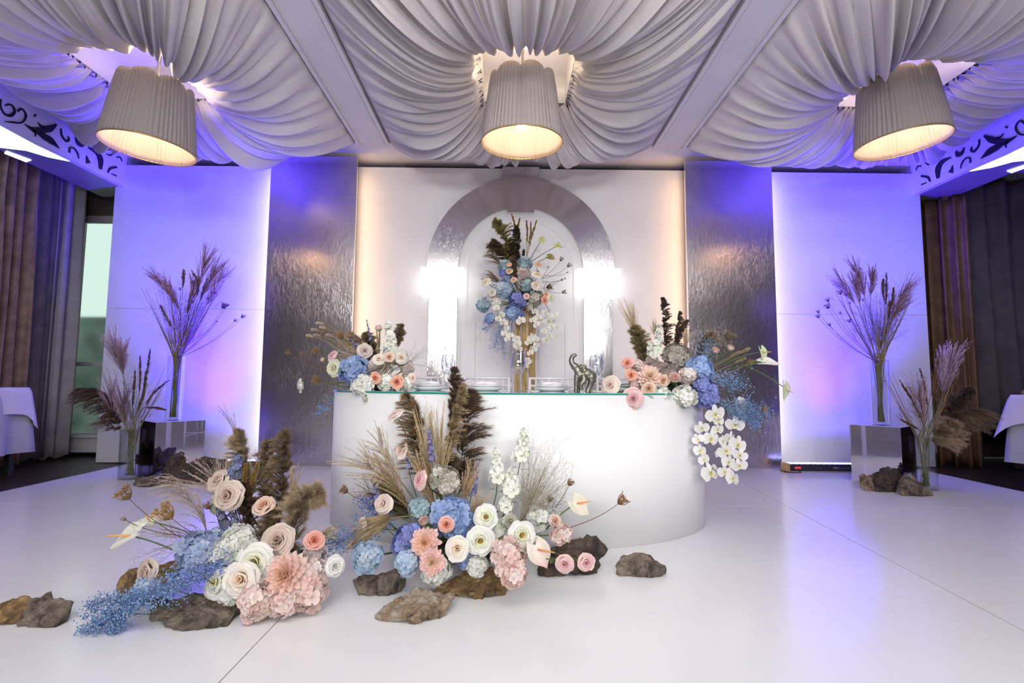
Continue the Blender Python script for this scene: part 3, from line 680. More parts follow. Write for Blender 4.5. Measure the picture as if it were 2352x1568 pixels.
#@@PART2@@
# ---------------------------------------------------------------- stones
def hx(s):
    v = np.array([int(s[i:i+2], 16)/255 for i in (0, 2, 4)]); return np.where(v < .04045, v/12.92, ((v+.055)/1.055)**2.4)
def rock(outlines, thick, mt, label, lift=0., Y0=None, rough=1.):
    if not isinstance(outlines[0][0], tuple): outlines = [outlines]
    allp = [p for o in outlines for p in o]; yb = max(p[1] for p in allp); yt = min(p[1] for p in allp)
    xb = np.mean([p[0] for p in allp]); Yf = Y0 or fl(xb, yb)[1]
    org = at(xb, yb, Yf); org[2] = 0
    bm = bmesh.new()
    for o_ in outlines:
        t2 = bmesh.new(); P = []
        for (x, y) in o_:
            t = (yb-y)/(yb-yt); Y = Yf+thick*(.02+.62*t); p = at(x, y, Y); p[2] = max(p[2], 0.); P.append(p)
        P = np.array(P); c = P.mean(axis=0); Q = [*P]
        for i, p in enumerate(P):
            q = c+(p-c)*.62; q[1] -= thick*.12; q[2] = max(q[2], .01)
            q += np.array([noise.noise(Vector(p)*9+Vector((k*7., 0, 0))) for k in range(3)])*thick*.10; Q.append(q)
            b_ = p.copy(); b_[1] = max(p[1]+.10*thick, Yf+thick*.45); b_[2] = p[2]*.8; b_[0] = c[0]+(p[0]-c[0])*.9; Q.append(b_)
            if p[2] < .6*P[:, 2].max(): g_ = p.copy(); g_[2] = 0; Q.append(g_)
        Q.append(c+np.array([0, thick*.6, -.3*c[2]]))
        for q in Q:
            q = q-org; q[2] = max(q[2], 0); t2.verts.new(q)
        r = bmesh.ops.convex_hull(t2, input=t2.verts)
        bmesh.ops.delete(t2, geom=[v for v in t2.verts if not v.link_faces], context='VERTS')
        me = bpy.data.meshes.new('t'); t2.to_mesh(me); bm.from_mesh(me); t2.free(); bpy.data.meshes.remove(me)
    bmesh.ops.triangulate(bm, faces=bm.faces)
    for it in range(5):
        es = [e for e in bm.edges if e.calc_length() > .022]
        if not es: break
        bmesh.ops.subdivide_edges(bm, edges=es, cuts=1, use_grid_fill=False); bmesh.ops.triangulate(bm, faces=bm.faces)
    bm.normal_update(); o3 = Vector(org)
    for v in bm.verts:
        p = v.co+o3
        d = .014*noise.noise(p*9)+.010*(abs(noise.noise(p*24))*2-.6)+.005*noise.noise(p*60)
        c_ = noise.cell(p*13)*.008
        v.co += v.normal*(d+c_)*rough
        v.co.z = max(v.co.z, 0)+0.
    me = bpy.data.meshes.new('stone'); bm.to_mesh(me); bm.free(); me.materials.append(M[mt])
    o = bpy.data.objects.new('stone', me); COL.objects.link(o); o.location = org+[0, 0, lift]
    return tag(o, label, 'stone', 'rough stones around the flowers')
rock([(348, 1398), (375, 1378), (440, 1366), (520, 1357), (541, 1376), (546, 1398), (522, 1436), (488, 1449), (400, 1448), (378, 1430), (352, 1416)], .30, 'stone_grey', 'largest flat grey-brown stone lying in front of the left floor flowers')
rock([(262, 1352), (272, 1330), (300, 1312), (345, 1302), (402, 1288), (410, 1320), (380, 1370), (330, 1390), (272, 1392)], .20, 'stone_ochre', 'ochre-brown stone half hidden under the blue sprays, behind the beige rose')
rock([(-40, 1400), (20, 1378), (55, 1371), (80, 1392), (60, 1420), (30, 1431), (-40, 1436)], .14, 'stone_ochre', 'brown stone cut by the edge of the floor view, behind a darker stone')
rock([(38, 1441), (55, 1400), (72, 1370), (115, 1365), (161, 1381), (155, 1405), (128, 1437), (70, 1443)], .15, 'stone_grey', 'dark brown pointed stone lying alone on the white floor, window side')
rock([[(806, 1330), (832, 1316), (862, 1328), (895, 1330), (890, 1356), (850, 1371), (822, 1366)], [(868, 1324), (908, 1300), (930, 1324), (926, 1337), (900, 1350), (860, 1362)]], .14, 'stone_grey', 'saddle-shaped brown stone below the pale blue hydrangeas')
rock([(863, 1412), (905, 1372), (958, 1347), (1000, 1353), (1042, 1364), (1020, 1402), (985, 1426), (940, 1434), (880, 1428)], .24, 'stone_pale', 'pale tan pointed stone, frontmost of the middle flower group')
rock([(990, 1356), (1030, 1330), (1078, 1296), (1148, 1297), (1163, 1332), (1160, 1354), (1108, 1377), (1045, 1370)], .24, 'stone_ochre', 'long ochre stone with grey front beside the pink hydrangea')
rock([(1232, 1300), (1250, 1265), (1290, 1240), (1328, 1231), (1368, 1232), (1388, 1263), (1370, 1292), (1345, 1322), (1290, 1326), (1240, 1318)], .24, 'stone_dark', 'big dark stone behind the two pink roses in front of the bar')
rock([(1415, 1300), (1423, 1276), (1455, 1261), (1485, 1267), (1529, 1297), (1521, 1322), (1485, 1326), (1424, 1319)], .15, 'stone_grey', 'grey-brown stone lying alone right of the middle flower group')
rock([(370, 1100), (372, 1075), (388, 1050), (415, 1034), (429, 1052), (430, 1085), (418, 1105)], .16, 'stone_dark', 'upright dark stone leaning before the left mirrored cube', Y0=4.42)
rock([(396, 1092), (410, 1068), (470, 1046), (520, 1058), (533, 1090), (505, 1110), (430, 1108)], .18, 'stone_dark', 'broad dark stone beside the upright one, before the left cube', Y0=4.40)
rock([(303, 1108), (318, 1093), (350, 1094), (371, 1106), (342, 1119), (315, 1116)], .10, 'stone_grey', 'smallest flat stone near the left floor vase')
rock([(1977, 1093), (2000, 1090), (2032, 1084), (2056, 1099), (2042, 1123), (1990, 1128), (1982, 1110)], .15, 'stone_pale', 'tan stone in front of the right mirrored cube')
rock([(2002, 1084), (2030, 1071), (2060, 1077), (2071, 1095), (2056, 1110), (2012, 1104)], .12, 'stone_dark', 'darkest small stone leaning behind the tan one at the right cube', Y0=4.22)
rock([(2066, 1112), (2074, 1089), (2092, 1089), (2132, 1116), (2142, 1128), (2120, 1140), (2072, 1134)], .16, 'stone_grey', 'grey rounded stone between the right cube and the floor vase')

# ---------------------------------------------------------------- flower heads
def revpetal(prof, half, c0, c1, cut=.3, nu=7, nv=7, wav=0., seed=0):
    prof = spline([(r, z, 0) for r, z in prof], nv)[:, :2]; V = []; C = []
    vv = np.linspace(0, 1, nv)
    for j in range(nv):
        for i in range(nu):
            q = -1+2*i/(nu-1); v = vv[j]*(1-cut*abs(q)**3)
            r = np.interp(v, vv, prof[:, 0]); z = np.interp(v, vv, prof[:, 1])
            a = q*half*(.35+.65*min(1, v*2.2)); z += wav*math.sin(q*5+seed)*v
            V.append((r*math.cos(a), r*math.sin(a), z)); C.append(c0+(c1-c0)*(v**1.2))
    f = [(j*nu+i, j*nu+i+1, (j+1)*nu+i+1, (j+1)*nu+i) for j in range(nv-1) for i in range(nu-1)]
    V = np.array(V); r3 = np.random.default_rng(seed+int(half*97)); am = np.repeat(vv**1.5, nu)[:, None]
    V = V+am*np.array([.045, .045, .05])*np.c_[np.sin(V[:, 1]*7+seed), np.cos(V[:, 0]*6+seed*2), np.sin(V[:, 0]*8+V[:, 1]*9+seed*3)]*(.4+.6*V[:, :1]/(abs(V).max()+1e-6))
    return V, f, np.array(C)
class Kit:      # a flower head as a list of (piece name, shared shape, 3x3 matrix, offset)
    def __init__(s): s.shapes = {}; s.items = []; s.cache = {}
    def shape(s, k, v): s.shapes[k] = v
    def put(s, nm, k, R3, off=(0, 0, 0)): s.items.append((nm, k, np.asarray(R3), np.asarray(off, float)))
def rz(a): c, s = math.cos(a), math.sin(a); return np.array([[c, -s, 0], [s, c, 0], [0, 0, 1.]])
def ry(a): c, s = math.cos(a), math.sin(a); return np.array([[c, 0, s], [0, 1, 0], [-s, 0, c]])
def rx(a): c, s = math.cos(a), math.sin(a); return np.array([[1, 0, 0], [0, c, -s], [0, s, c]])
KITS = {}
def lt(c, k=.25): return hx(c)*(1-k)+k*np.array([.96, .95, .93])
def rose_kit(style, outer, inner, var=0):
    key = ('rose', style, outer, inner, var)
    if key in KITS: return KITS[key]
    K = Kit(); co, ci = lt(outer, .32), lt(inner, .2); r_ = random.Random(sum(map(ord, style))+var)
    def lay(Rs, ns, hf, flare=1.10, h0=.52, hk=.42):
        o_ = []
        for rr, nn_ in zip(Rs, ns):
            h = h0-hk*rr**1.6; o_.append((nn_, [(.03, -.45), (rr*.55, h-.55), (rr*.80, h-.22), (rr*.90, h-.02), (rr*flare, h-.005-.05*rr), (rr*flare*1.03, h-.05-.10*rr)], hf*(1.25-.35*rr)))
        return o_
    if style == 'rose': L = lay((.09, .18, .29, .41, .54, .68, .83, .97), (2, 3, 3, 4, 4, 5, 5, 5), 1.05, 1.16)
    elif style == 'ranunculus': L = lay((.10, .19, .28, .38, .48, .58, .69, .82, .95), (3, 3, 4, 4, 4, 5, 5, 5, 5), .95, 1.03, .5, .36)
    elif style == 'peony': L = lay((.30, .42, .55, .70, .85, 1.0), (4, 4, 5, 5, 6, 6), .85, 1.14, .34, .26)
    else: L = lay((.14, .26, .40, .55, .68), (3, 3, 3, 4, 4), 1.1, .84, .62, .55)
    nL = len(L); a0 = r_.uniform(0, 6)
    for i, (n_, prof, half) in enumerate(L):
        t = i/(nL-1); c1 = ci+(co-ci)*min(1, t*1.25); c0 = c1*.95+ci*.0
        if style == 'peony' and i < 2: c0 = ci
        for q in range(3):
            K.shape((i, q), revpetal(prof, half*(1+.08*q), c0, c1, .20+.1*q, wav=.015+.03*t, seed=q*2+i))
        a0 += 1.1
        for k in range(n_):
            K.put('petal', (i, (k+i) % 3), rz(a0+k*2*math.pi/n_+r_.uniform(-.2, .2)) @ ry(r_.uniform(-.10, .14)) @ rx(r_.uniform(-.06, .06)) * r_.uniform(.93, 1.08))
    if style == 'peony':
        b = MB()
        for k in range(14):
            a = k*2.4; q = .03+.014*k; b.tube([(q*.6*math.cos(a), q*.6*math.sin(a), -.25), (q*math.cos(a), q*math.sin(a), .08)], .014, .03, 4, hx('e0a030'), hx('f0b030'))
        K.shape('st', (np.concatenate(b.v), b.f, np.concatenate(b.c))); K.put('stamens', 'st', np.eye(3))
    KITS[key] = K; return K
def calyx(mb, d, p, r):     # green sepals behind the head
    for k in range(5):
        a = k*2*math.pi/5
        mb.v
def hyd_kit(cols, n=78, dome=.15, var=0, fs=.30):
    key = ('hyd', cols, n, var)
    if key in KITS: return KITS[key]
    K = Kit(); r_ = random.Random(n+var)
    for s_, c in enumerate(cols):
        c = lt(c, .20); b = MB()
        for k in range(4):
            V = []; C = []
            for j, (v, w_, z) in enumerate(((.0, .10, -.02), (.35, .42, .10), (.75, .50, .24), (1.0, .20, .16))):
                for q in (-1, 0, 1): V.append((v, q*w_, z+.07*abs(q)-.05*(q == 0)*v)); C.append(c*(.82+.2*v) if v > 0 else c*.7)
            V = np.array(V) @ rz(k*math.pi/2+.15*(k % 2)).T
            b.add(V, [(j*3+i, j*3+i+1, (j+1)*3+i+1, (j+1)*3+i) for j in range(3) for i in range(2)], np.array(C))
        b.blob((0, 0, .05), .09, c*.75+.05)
        K.shape(s_, (np.concatenate(b.v), b.f, np.concatenate(b.c)))
    for i in range(n):
        z = 1-(1+.75)*(i+.5)/n; rr = math.sqrt(max(0, 1-z*z)); a = i*2.399963+r_.uniform(-.15, .15)
        d = np.array([rr*math.cos(a), rr*math.sin(a), z]); R3 = rz(a) @ ry(math.acos(max(-1, min(1, z)))+r_.uniform(-.5, .5)) @ rz(r_.uniform(0, 6))
        K.put('floret', r_.randrange(len(cols)), R3*fs*r_.uniform(.8, 1.2), d*(.82+r_.uniform(-.10, .10)+.13*math.sin(3*d[0]+var*2)*math.cos(2.5*d[1]+1))*np.array([1, 1, .85]))
    KITS[key] = K; return K
def dahlia_kit(tip, mid, core, n=72, var=0):
    key = ('dah', tip, mid, core, var)
    if key in KITS: return KITS[key]
    K = Kit(); r_ = random.Random(4+var); tip, mid, core = lt(tip, .5), lt(mid, .4), lt(core, .2); S_ = 4
    for s_ in range(S_):
        t = s_/(S_-1); V = []; C = []; ce = core+(mid-core)*min(1, t*1.6); te = mid+(tip-mid)*t
        for v, w_ in ((0, .25), (.3, .7), (.65, .85), (.88, .5), (1., .04)):
            for q in (-1, 0, 1): V.append((v, q*w_*.24, .10*abs(q)+.12*v*v*(1-t)-.05*v*t)); C.append(ce+(te-ce)*v)
        K.shape(s_, (np.array(V), [(j*3+i, j*3+i+1, (j+1)*3+i+1, (j+1)*3+i) for j in range(4) for i in range(2)], np.array(C)))
    for i in range(n):
        t = (i+.5)/n; a = i*2.399963; el = 1.35-1.55*t**.75+r_.uniform(-.08, .08); ln = .25+.72*t**.6
        K.put('petal', min(3, int(t*4)), rz(a+r_.uniform(-.1, .1)) @ ry(-el) * ln*r_.uniform(.92, 1.08), (.05*t*math.cos(a), .05*t*math.sin(a), .14-.28*t))
    KITS[key] = K; return K
def facing(d):
    d = np.asarray(d, float); d = d/np.linalg.norm(d); u = np.cross((0, 0, 1.), d) if abs(d[2]) < .95 else np.array([1., 0, 0]); u /= np.linalg.norm(u)
    return np.stack([u, np.cross(d, u), d], 1)
def head(K, e, d, r, spin, joined, joinname='petals', mt='petal', squash=(1, 1, 1)):
    Rm = facing(d) @ rz(spin) @ np.diag(squash)
    if joined:
        b = MB()
        for nm, k, R3, off in K.items:
            V, f, C = K.shapes[k]; b.add((V @ R3.T+off) @ Rm.T*r, f, C)
        tag(b.build(joinname, mt, e, True), kind='stuff')
    else:
        for nm, k, R3, off in K.items:
            if k not in K.cache:
                V, f, C = K.shapes[k]; K.cache[k] = MB().add(V, f, C).mesh(nm, mt)
            A = (Rm @ R3)*r; o_ = Rm @ off*r; mx = Matrix(((*A[0], o_[0]), (*A[1], o_[1]), (*A[2], o_[2]), (0, 0, 0, 1)))
            place(nm, K.cache[k], e, mx)
GREEN, GREEN2, BROWN = hx('4f6b35'), hx('6f8a4a'), hx('6a5140')
class Arr: pass
def arrangement(name, base, desc): a = Arr(); a.base = np.asarray(base, float); a.d = desc; return a
def toward(p, A, up=.25, fwd=.7): 
    d = p-A.base; d = d/(np.linalg.norm(d)+1e-6); return d*.75+np.array([-.08*p[0], -fwd, up])
def stem_to(e, p, A, r=.0028, c=GREEN, d=None, sag=.0):
    q = A.base+np.array([rnd.uniform(-.05, .05), rnd.uniform(-.03, .04), rnd.uniform(0, .04)])
    L = np.linalg.norm(q-p); d = (np.array([0, 0, 1.]) if d is None else np.asarray(d)/np.linalg.norm(d))
    mid = p-d*min(.5*L, .25)+np.array([0, 0, -sag*L]); mid = .5*mid+.5*((p+q)/2)
    pts = bez(p-d*.004, mid, q, 9)-p
    return MB().tube(pts, r, r*1.3, 6, c*1.1, c*.8).build('stem', 'stem', e, True)
def leaf(mb, p, d, L, w_, c, fold=.25, droop=.3):
    d = np.asarray(d, float); d /= np.linalg.norm(d); u = np.cross(d, (0, 0, 1.)); u /= np.linalg.norm(u)+1e-6; n_ = np.cross(u, d)
    V = []
    for v, ww in ((0, .12), (.25, .8), (.5, 1), (.75, .7), (1, .03)):
        c_ = p+d*L*v+np.array([0, 0, -droop*L*v*v])
        for q in (-1, 0, 1): V.append(c_+u*q*ww*w_/2+n_*fold*abs(q)*ww*w_/2)
    mb.add(V, [(j*3+i, j*3+i+1, (j+1)*3+i+1, (j+1)*3+i) for j in range(4) for i in range(2)], c)
def bloom(name, A, px, py, rpx, Y, K, label, cat='flower', d=None, spin=None, join=None, group=None, piece='petals', stem=True, squash=(1, 1, 1)):
    p = at(px, py, Y); r = rpx*Y/F; e = empty(name, p, label, cat, group or (name.replace('_', ' ')+' blooms in '+A.d))
    dd = toward(p, A) if d is None else np.asarray(d, float)
    head(K, e, dd, r, rnd.uniform(0, 6.28) if spin is None else spin, (rpx < 13.5) if join is None else join, piece, squash=squash)
    if stem:
        stem_to(e, p, A, max(.0022, r*.06), GREEN, dd)
        if name in ('rose', 'ranunculus', 'peony'):
            b = MB(); dn = dd/np.linalg.norm(dd); fm = facing(dn)
            for k in range(5):
                a = k*1.257; v = fm @ np.array([math.cos(a)*.8, math.sin(a)*.8, .25]); leaf(b, -dn*r*.5, v, r*.95, r*.34, GREEN2, droop=0)
            tag(b.build('sepals', 'stem', e, True), kind='stuff')
            b = MB(); q = (A.base-p); q = q/(np.linalg.norm(q)+1e-6); leaf(b, q*r*1.6, q*.3+np.array([rnd.uniform(-1, 1), -.5, .2]), r*1.5, r*.7, GREEN)
            b.build('leaf', 'stem', e, True)
    return e

# ---------------------------------------------------------------- plumes, sprays, heads
def plume_mesh(axis, nb, blen, out, droop, nh, hl, hw, c0, c1, seed, fan=0., prof=None, hang=None):
    r_ = np.random.default_rng(seed); ax = spline(axis, 30); s_ = np.linspace(0, 1, 30)
    T = np.gradient(ax, axis=0); T /= np.linalg.norm(T, axis=1)[:, None]
    sb = r_.uniform(0, 1, nb)**.9 if fan == 0 else r_.uniform(0, fan, nb)
    ix = np.clip((sb*29).astype(int), 0, 29); B = ax[ix]; TT = T[ix]
    rv = r_.normal(size=(nb, 3)); rv -= (rv*TT).sum(1)[:, None]*TT; rv /= np.linalg.norm(rv, axis=1)[:, None]
    pf = np.sin(np.pi*np.clip(sb*.86+.14, 0, 1))**.7 if prof is None else np.interp(sb, np.linspace(0, 1, len(prof)), prof)
    L = blen*pf*r_.uniform(.7, 1.15, nb)*((.55+.75*np.abs(np.sin(sb*16+seed)*np.sin(sb*9+1.7*seed+2*rv[:, 0]))**.6) if fan == 0 and blen > .02 else 1); hd = np.array([0, 0, -1.]) if hang is None else np.asarray(hang, float)
    V, C, Fc = [], [], []; n0 = 0
    ts = np.linspace(0, 1, 7)
    # branch curves
    def pos(t): return B[:, None]+L[:, None, None]*(TT[:, None]*t[None, :, None]*(1-.25*out)+rv[:, None]*out*(t[None, :, None]**.8)+hd*droop*t[None, :, None]**2)
    P = pos(ts)                                     # nb,7,3
    D = np.gradient(P, axis=1); D /= np.linalg.norm(D, axis=2)[..., None]+1e-9
    sd = np.cross(D, r_.normal(size=(nb, 1, 3))); sd /= np.linalg.norm(sd, axis=2)[..., None]+1e-9
    wd = hw*.9*(1-.7*ts)[None, :, None]
    A_, B_ = P+sd*wd, P-sd*wd
    V.append(np.stack([A_, B_], 2).reshape(-1, 3)); tone = r_.uniform(.75, 1.15, nb)
    cc = (c0+(c1-c0)*ts[None, :, None])*tone[:, None, None]; C.append(np.repeat(cc.reshape(-1, 3), 2, axis=0))
    base = (np.arange(nb)[:, None]*14+np.arange(6)[None]*2).ravel()
    quads = np.stack([base, base+1, base+3, base+2], 1); n0 = nb*14
    # hairs
    if nh:
        tt = r_.uniform(.05, 1, (nb, nh)); k = np.clip((tt*6).astype(int), 0, 5); fr = tt*6-k; bi = np.arange(nb)[:, None]
        hp = P[bi, k]*(1-fr[..., None])+P[bi, k+1]*fr[..., None]; hd_ = D[bi, k]
        h = hd_*.9+r_.normal(size=(nb, nh, 3))*.30+hd*.18; h /= np.linalg.norm(h, axis=2)[..., None]
        ll = hl*r_.uniform(.6, 1.2, (nb, nh))[..., None]; tip = hp+h*ll
        sd = np.cross(h, r_.normal(size=(nb, nh, 3))); sd /= np.linalg.norm(sd, axis=2)[..., None]+1e-9
        tri = np.stack([hp+sd*hw*.5, hp-sd*hw*.5, tip], 2).reshape(-1, 3); V.append(tri)
        hc = (c0+(c1-c0)*tt[..., None])*tone[:, None, None]; hc2 = np.stack([hc*.85, hc*.85, hc*1.12], 2).reshape(-1, 3); C.append(hc2)
        nt = nb*nh; tris = n0+np.arange(nt*3).reshape(-1, 3)
    else: tris = np.zeros((0, 3), int)
    return np.concatenate(V), [tuple(q) for q in quads.tolist()]+[tuple(q) for q in tris.tolist()], np.concatenate(C)
def plume(name, A, pts, Y, label, c0, c1, nb=70, blen=.07, out=.8, droop=.5, nh=34, hl=.016, hw=.0016, fan=0., prof=None, stem=True, cat='dried grass', hang=None, dY=0., smooth=False):
    W = [at(x, y, Y+dY*i/(len(pts)-1)) for i, (x, y) in enumerate(pts)]; p = W[0]
    e = empty(name, p, label, cat, name.replace('_', ' ')+'s in '+A.d)
    V, f, C = plume_mesh([q-p for q in W], nb, blen, out, droop, nh, hl, hw*Y/2.4, hx(c0)*1.15, hx(c1)*1.25, rnd.randrange(9999), fan, prof, hang)
    tag(MB().add(V, f, C).build('plume', 'plume', e), kind='stuff')
    b = MB().tube(spline([q-p for q in W], 12), .0022, .0008, 5, hx(c0)*.9); 
    if stem:
        q = A.base-p+np.array([rnd.uniform(-.05, .05), rnd.uniform(-.04, .04), 0]); T0 = (W[1]-W[0]); T0 /= np.linalg.norm(T0)
        b.tube(bez((0, 0, 0), -T0*np.linalg.norm(q)*.4, q, 8), .0024, .003, 5, hx('8c7d52'))
    b.build('stem', 'stem', e, True); return e
def pampas(A, pts, Y, label, c0='4a382b', c1='8f7a62', w_=35, **k):
    L = w_*Y/F*1.18; k.setdefault('hang', (rnd.choice((-1, 1))*.55, -.1, -.8)); k.setdefault('nb', 150); k.setdefault('out', .62); k.setdefault('droop', .5); k.setdefault('nh', 120); k.setdefault('hl', L*.34); k.setdefault('hw', .0015)
    return plume('pampas_plume', A, pts, Y, label, c0, c1, blen=L*1.05, **k)
def silver(A, pts, Y, label, c0='8d7a62', c1='c8b79c', L=90, out=.42, **k):
    k['nb'] = int(k.get('nb', 26)*1.3); k.setdefault('nh', 60); k.setdefault('hl', .013); k.setdefault('droop', .22); k.setdefault('fan', .45)
    return plume('silvergrass_plume', A, pts, Y, label, c0, c1, blen=L*Y/F, out=out, prof=[1, 1], **k)
def foxtail(A, pts, Y, label, w_=6, c0='7a5a20', c1='b08a3c', **k):
    return plume('foxtail_spike', A, pts, Y, label, c0, c1, nb=170, blen=w_*Y/F*1.5, out=.42, droop=0, nh=12, hl=.008, **k)
def airy(A, org, spread, Y, label, n=26, c='8a7d66', seeds=True, L=None, name='airy_grass', dY=.0, up=None, bl='b9a98a'):
    p = at(*org, Y); e = empty(name, p, label, 'dried grass', 'airy fine grasses in '+A.d); r_ = random.Random(n+int(org[0])); b = MB(); bs = MB()
    c = hx(c); blc = hx(bl)
    for i in range(n):
        tx = r_.uniform(spread[0], spread[2]); ty = r_.uniform(spread[1], spread[3]); q = at(tx, ty, Y+r_.uniform(-.08, .08)+dY)-p
        mid = q*.5+np.array([0, 0, .05*np.linalg.norm(q)])+np.array([r_.uniform(-.02, .02)]*3); P = bez((0, 0, 0), mid, q, 8)
        b.tube(P, .0009, .0005, 3, c, cap=False); dn = np.linalg.norm(q)
        for j in range(9):
            k = 2+j % 6; d = np.array([r_.gauss(0, .5), r_.gauss(0, .5), r_.gauss(.2, .5)])*.16*dn+q*.12; s_ = P[k]; t_ = s_+d
            b.tube([s_, s_+d*.5+[0, 0, .004], t_], .0005, .0004, 3, c, cap=False)
            for h in range(3):
                u_ = s_+d*(.5+.25*h)+np.array([r_.gauss(0, .007) for _ in range(3)])
                bs.blob(u_, .0016, blc, 3)
    if seeds: tag(bs.build('seeds', 'stem', e), kind='stuff')
    tag(b.build('stalks', 'stem', e), kind='stuff')
    stem_to(e, p, A, .002, c) if np.linalg.norm(p-A.base) > .04 else None
    return e
def filler(A, pts, Y, label, col='6f9fd0', col2='a8c4e8', w_=26, n=160, dY=0., name='blue_filler_spray', bs=.0034):
    W = [at(x, y, Y+dY*i/(len(pts)-1)) for i, (x, y) in enumerate(pts)]; p = W[0]; W = [q if q[2] > .015 else np.array([q[0], q[1], .02]) for q in W]
    e = empty(name, p, label, 'flower', 'blue filler sprays in '+A.d); r_ = random.Random(n+int(pts[0][0])); S_ = spline([q-p for q in W], 20); L = w_*Y/F; b = MB(); f = MB()
    b.tube(S_, .0018, .0008, 4, hx('5b6f8c')); c0, c1 = hx(col), hx(col2)
    n = int(n*1.35)
    for i in range(n):
        s_ = S_[min(19, int(20*(i/n)))]; d = np.array([r_.gauss(0, 1), r_.gauss(0, .7), r_.gauss(.1, 1)])*L*.55; t_ = s_+d
        if (p+t_)[2] < .006: t_[2] = .008-p[2]
        if i % 2 == 0: b.tube([s_-(S_[1]-S_[0])*.6, s_+d*.5, t_], .0006, .0005, 3, hx('6d84a8'), cap=False)
        k = r_.random(); f.blob(t_, bs*r_.uniform(.6, 1.25), c0+(c1-c0)*k, 5)
        for h in range(2): f.blob(t_+np.array([r_.gauss(0, .008) for _ in range(3)]), bs*r_.uniform(.5, .95), c0+(c1-c0)*k, 4)
    tag(f.build('florets', 'petal', e, True), kind='stuff'); tag(b.build('stalks', 'stem', e), kind='stuff')
    if np.linalg.norm(p-A.base) > .12: stem_to(e, p, A, .002, hx('5f6a4a'))
    return e
def spike(A, base, top, rpx, Y, label, cols, name='delphinium_spike', n=22, center='b6c27a', stempx=None):
    P0, P1 = at(*base, Y), at(*top, Y); e = empty(name, P0, label, 'flower', name.replace('_', ' ')+'s in '+A.d); r = rpx*Y/F; ax = P1-P0; r_ = random.Random(int(base[0]))
    K = hyd_kit(tuple(cols), 40); key = ('spk', tuple(cols), center)
    if key not in KITS:
        ms = []
        for c in cols:
            b = MB(); c = lt(c, .15)
            for k in range(5):
                V = []; 
                for v, w_, z in ((.05, .1, 0), (.5, .42, .12), (.85, .40, .20), (1., .1, .18)):
                    for q in (-1, 0, 1): V.append((v, q*w_, z+.06*abs(q)))
                b.add(np.array(V) @ rz(k*1.257).T, [(j*3+i, j*3+i+1, (j+1)*3+i+1, (j+1)*3+i) for j in range(3) for i in range(2)], c)
            b.blob((0, 0, .12), .14, hx(center)); ms.append(b.mesh('floret', 'petal'))
        KITS[key] = ms
    ms = KITS[key]; T = ax/np.linalg.norm(ax); Fm = facing(T)
    for i in range(n):
        t = (i+.5)/n; a = i*2.4; d = Fm @ np.array([math.cos(a), math.sin(a), .25+.5*t]); d /= np.linalg.norm(d); sz = r*(.75-.40*t)*r_.uniform(.85, 1.1)
        A3 = facing(d) @ rz(r_.uniform(0, 6))*sz; o_ = ax*t+d*r*(.50-.35*t)
        place('floret', ms[i % len(ms)], e, Matrix(((*A3[0], o_[0]), (*A3[1], o_[1]), (*A3[2], o_[2]), (0, 0, 0, 1))))
    b = MB().tube([(0, 0, 0), ax*.5, ax*1.02], .0022, .001, 5, GREEN); q = A.base-P0+np.array([rnd.uniform(-.04, .04), 0, 0]); b.tube(bez((0, 0, 0), -T*.4*np.linalg.norm(q), q, 8), .0022, .003, 5, GREEN*.7)
    b.build('stem', 'stem', e, True)
    b = MB(); leaf(b, -T*.04, np.array([-.8, -.3, .3]), .05, .012, GREEN*.7); leaf(b, -T*.05, np.array([.8, -.3, .3]), .05, .012, GREEN*.7); b.build('leaf', 'stem', e, True)
    return e
def seedhead(A, px, py, rpx, Y, label, d=None, c='7a5a36', stemc=BROWN, frm=None):
    p = at(px, py, Y); r = rpx*Y/F; q0 = A.base if frm is None else at(*frm, Y); dd = (p-q0); dd /= np.linalg.norm(dd); dd = dd+np.array([0, -.15, .35]) if d is None else np.asarray(d, float)
    e = empty('dried_seed_head', p, label, 'seed head', 'dried seed heads in '+A.d); Fm = facing(dd); b = MB(); cc = hx(c); r_ = random.Random(int(px)); nr = 26 if rpx > 8 else 14
    for k in range(nr):
        a = k*2.399; rr = math.sqrt((k+.5)/nr); tip = np.array([rr*math.cos(a)*(.8+.1*math.sin(3*k)), rr*math.sin(a)*.8, .25+.75*rr**.7+r_.uniform(-.12, .12)])
        P = bez((0, 0, -.35), (rr*1.15*math.cos(a)*.9, rr*1.15*math.sin(a)*.9, .1), tip, 5)*r
        b.tube(P @ Fm.T, r*.045, r*.03, 3, cc*.75, cc); 
        for h in range(3): b.blob((tip*r+np.array([r_.gauss(0, .09) for _ in range(3)])*r) @ Fm.T, r*.09, cc*r_.uniform(.8, 1.35), 4)
    tag(b.build('umbel', 'stem', e), kind='stuff')
    MB().lathe([(.02*r, -.42*r), (.22*r, -.3*r), (.45*r, -.05*r), (.52*r, .12*r)], 10, c=cc*.7).build('cup', 'stem', e, True).matrix_local = Matrix([(*Fm[0], 0), (*Fm[1], 0), (*Fm[2], 0), (0, 0, 0, 1)])
    q = q0-p; MB().tube(bez(-dd/np.linalg.norm(dd)*r*.4, -dd/np.linalg.norm(dd)*np.linalg.norm(q)*.45, q, 10), .0014, .0022, 5, stemc, stemc*1.1).build('stem', 'stem', e, True)
    return e
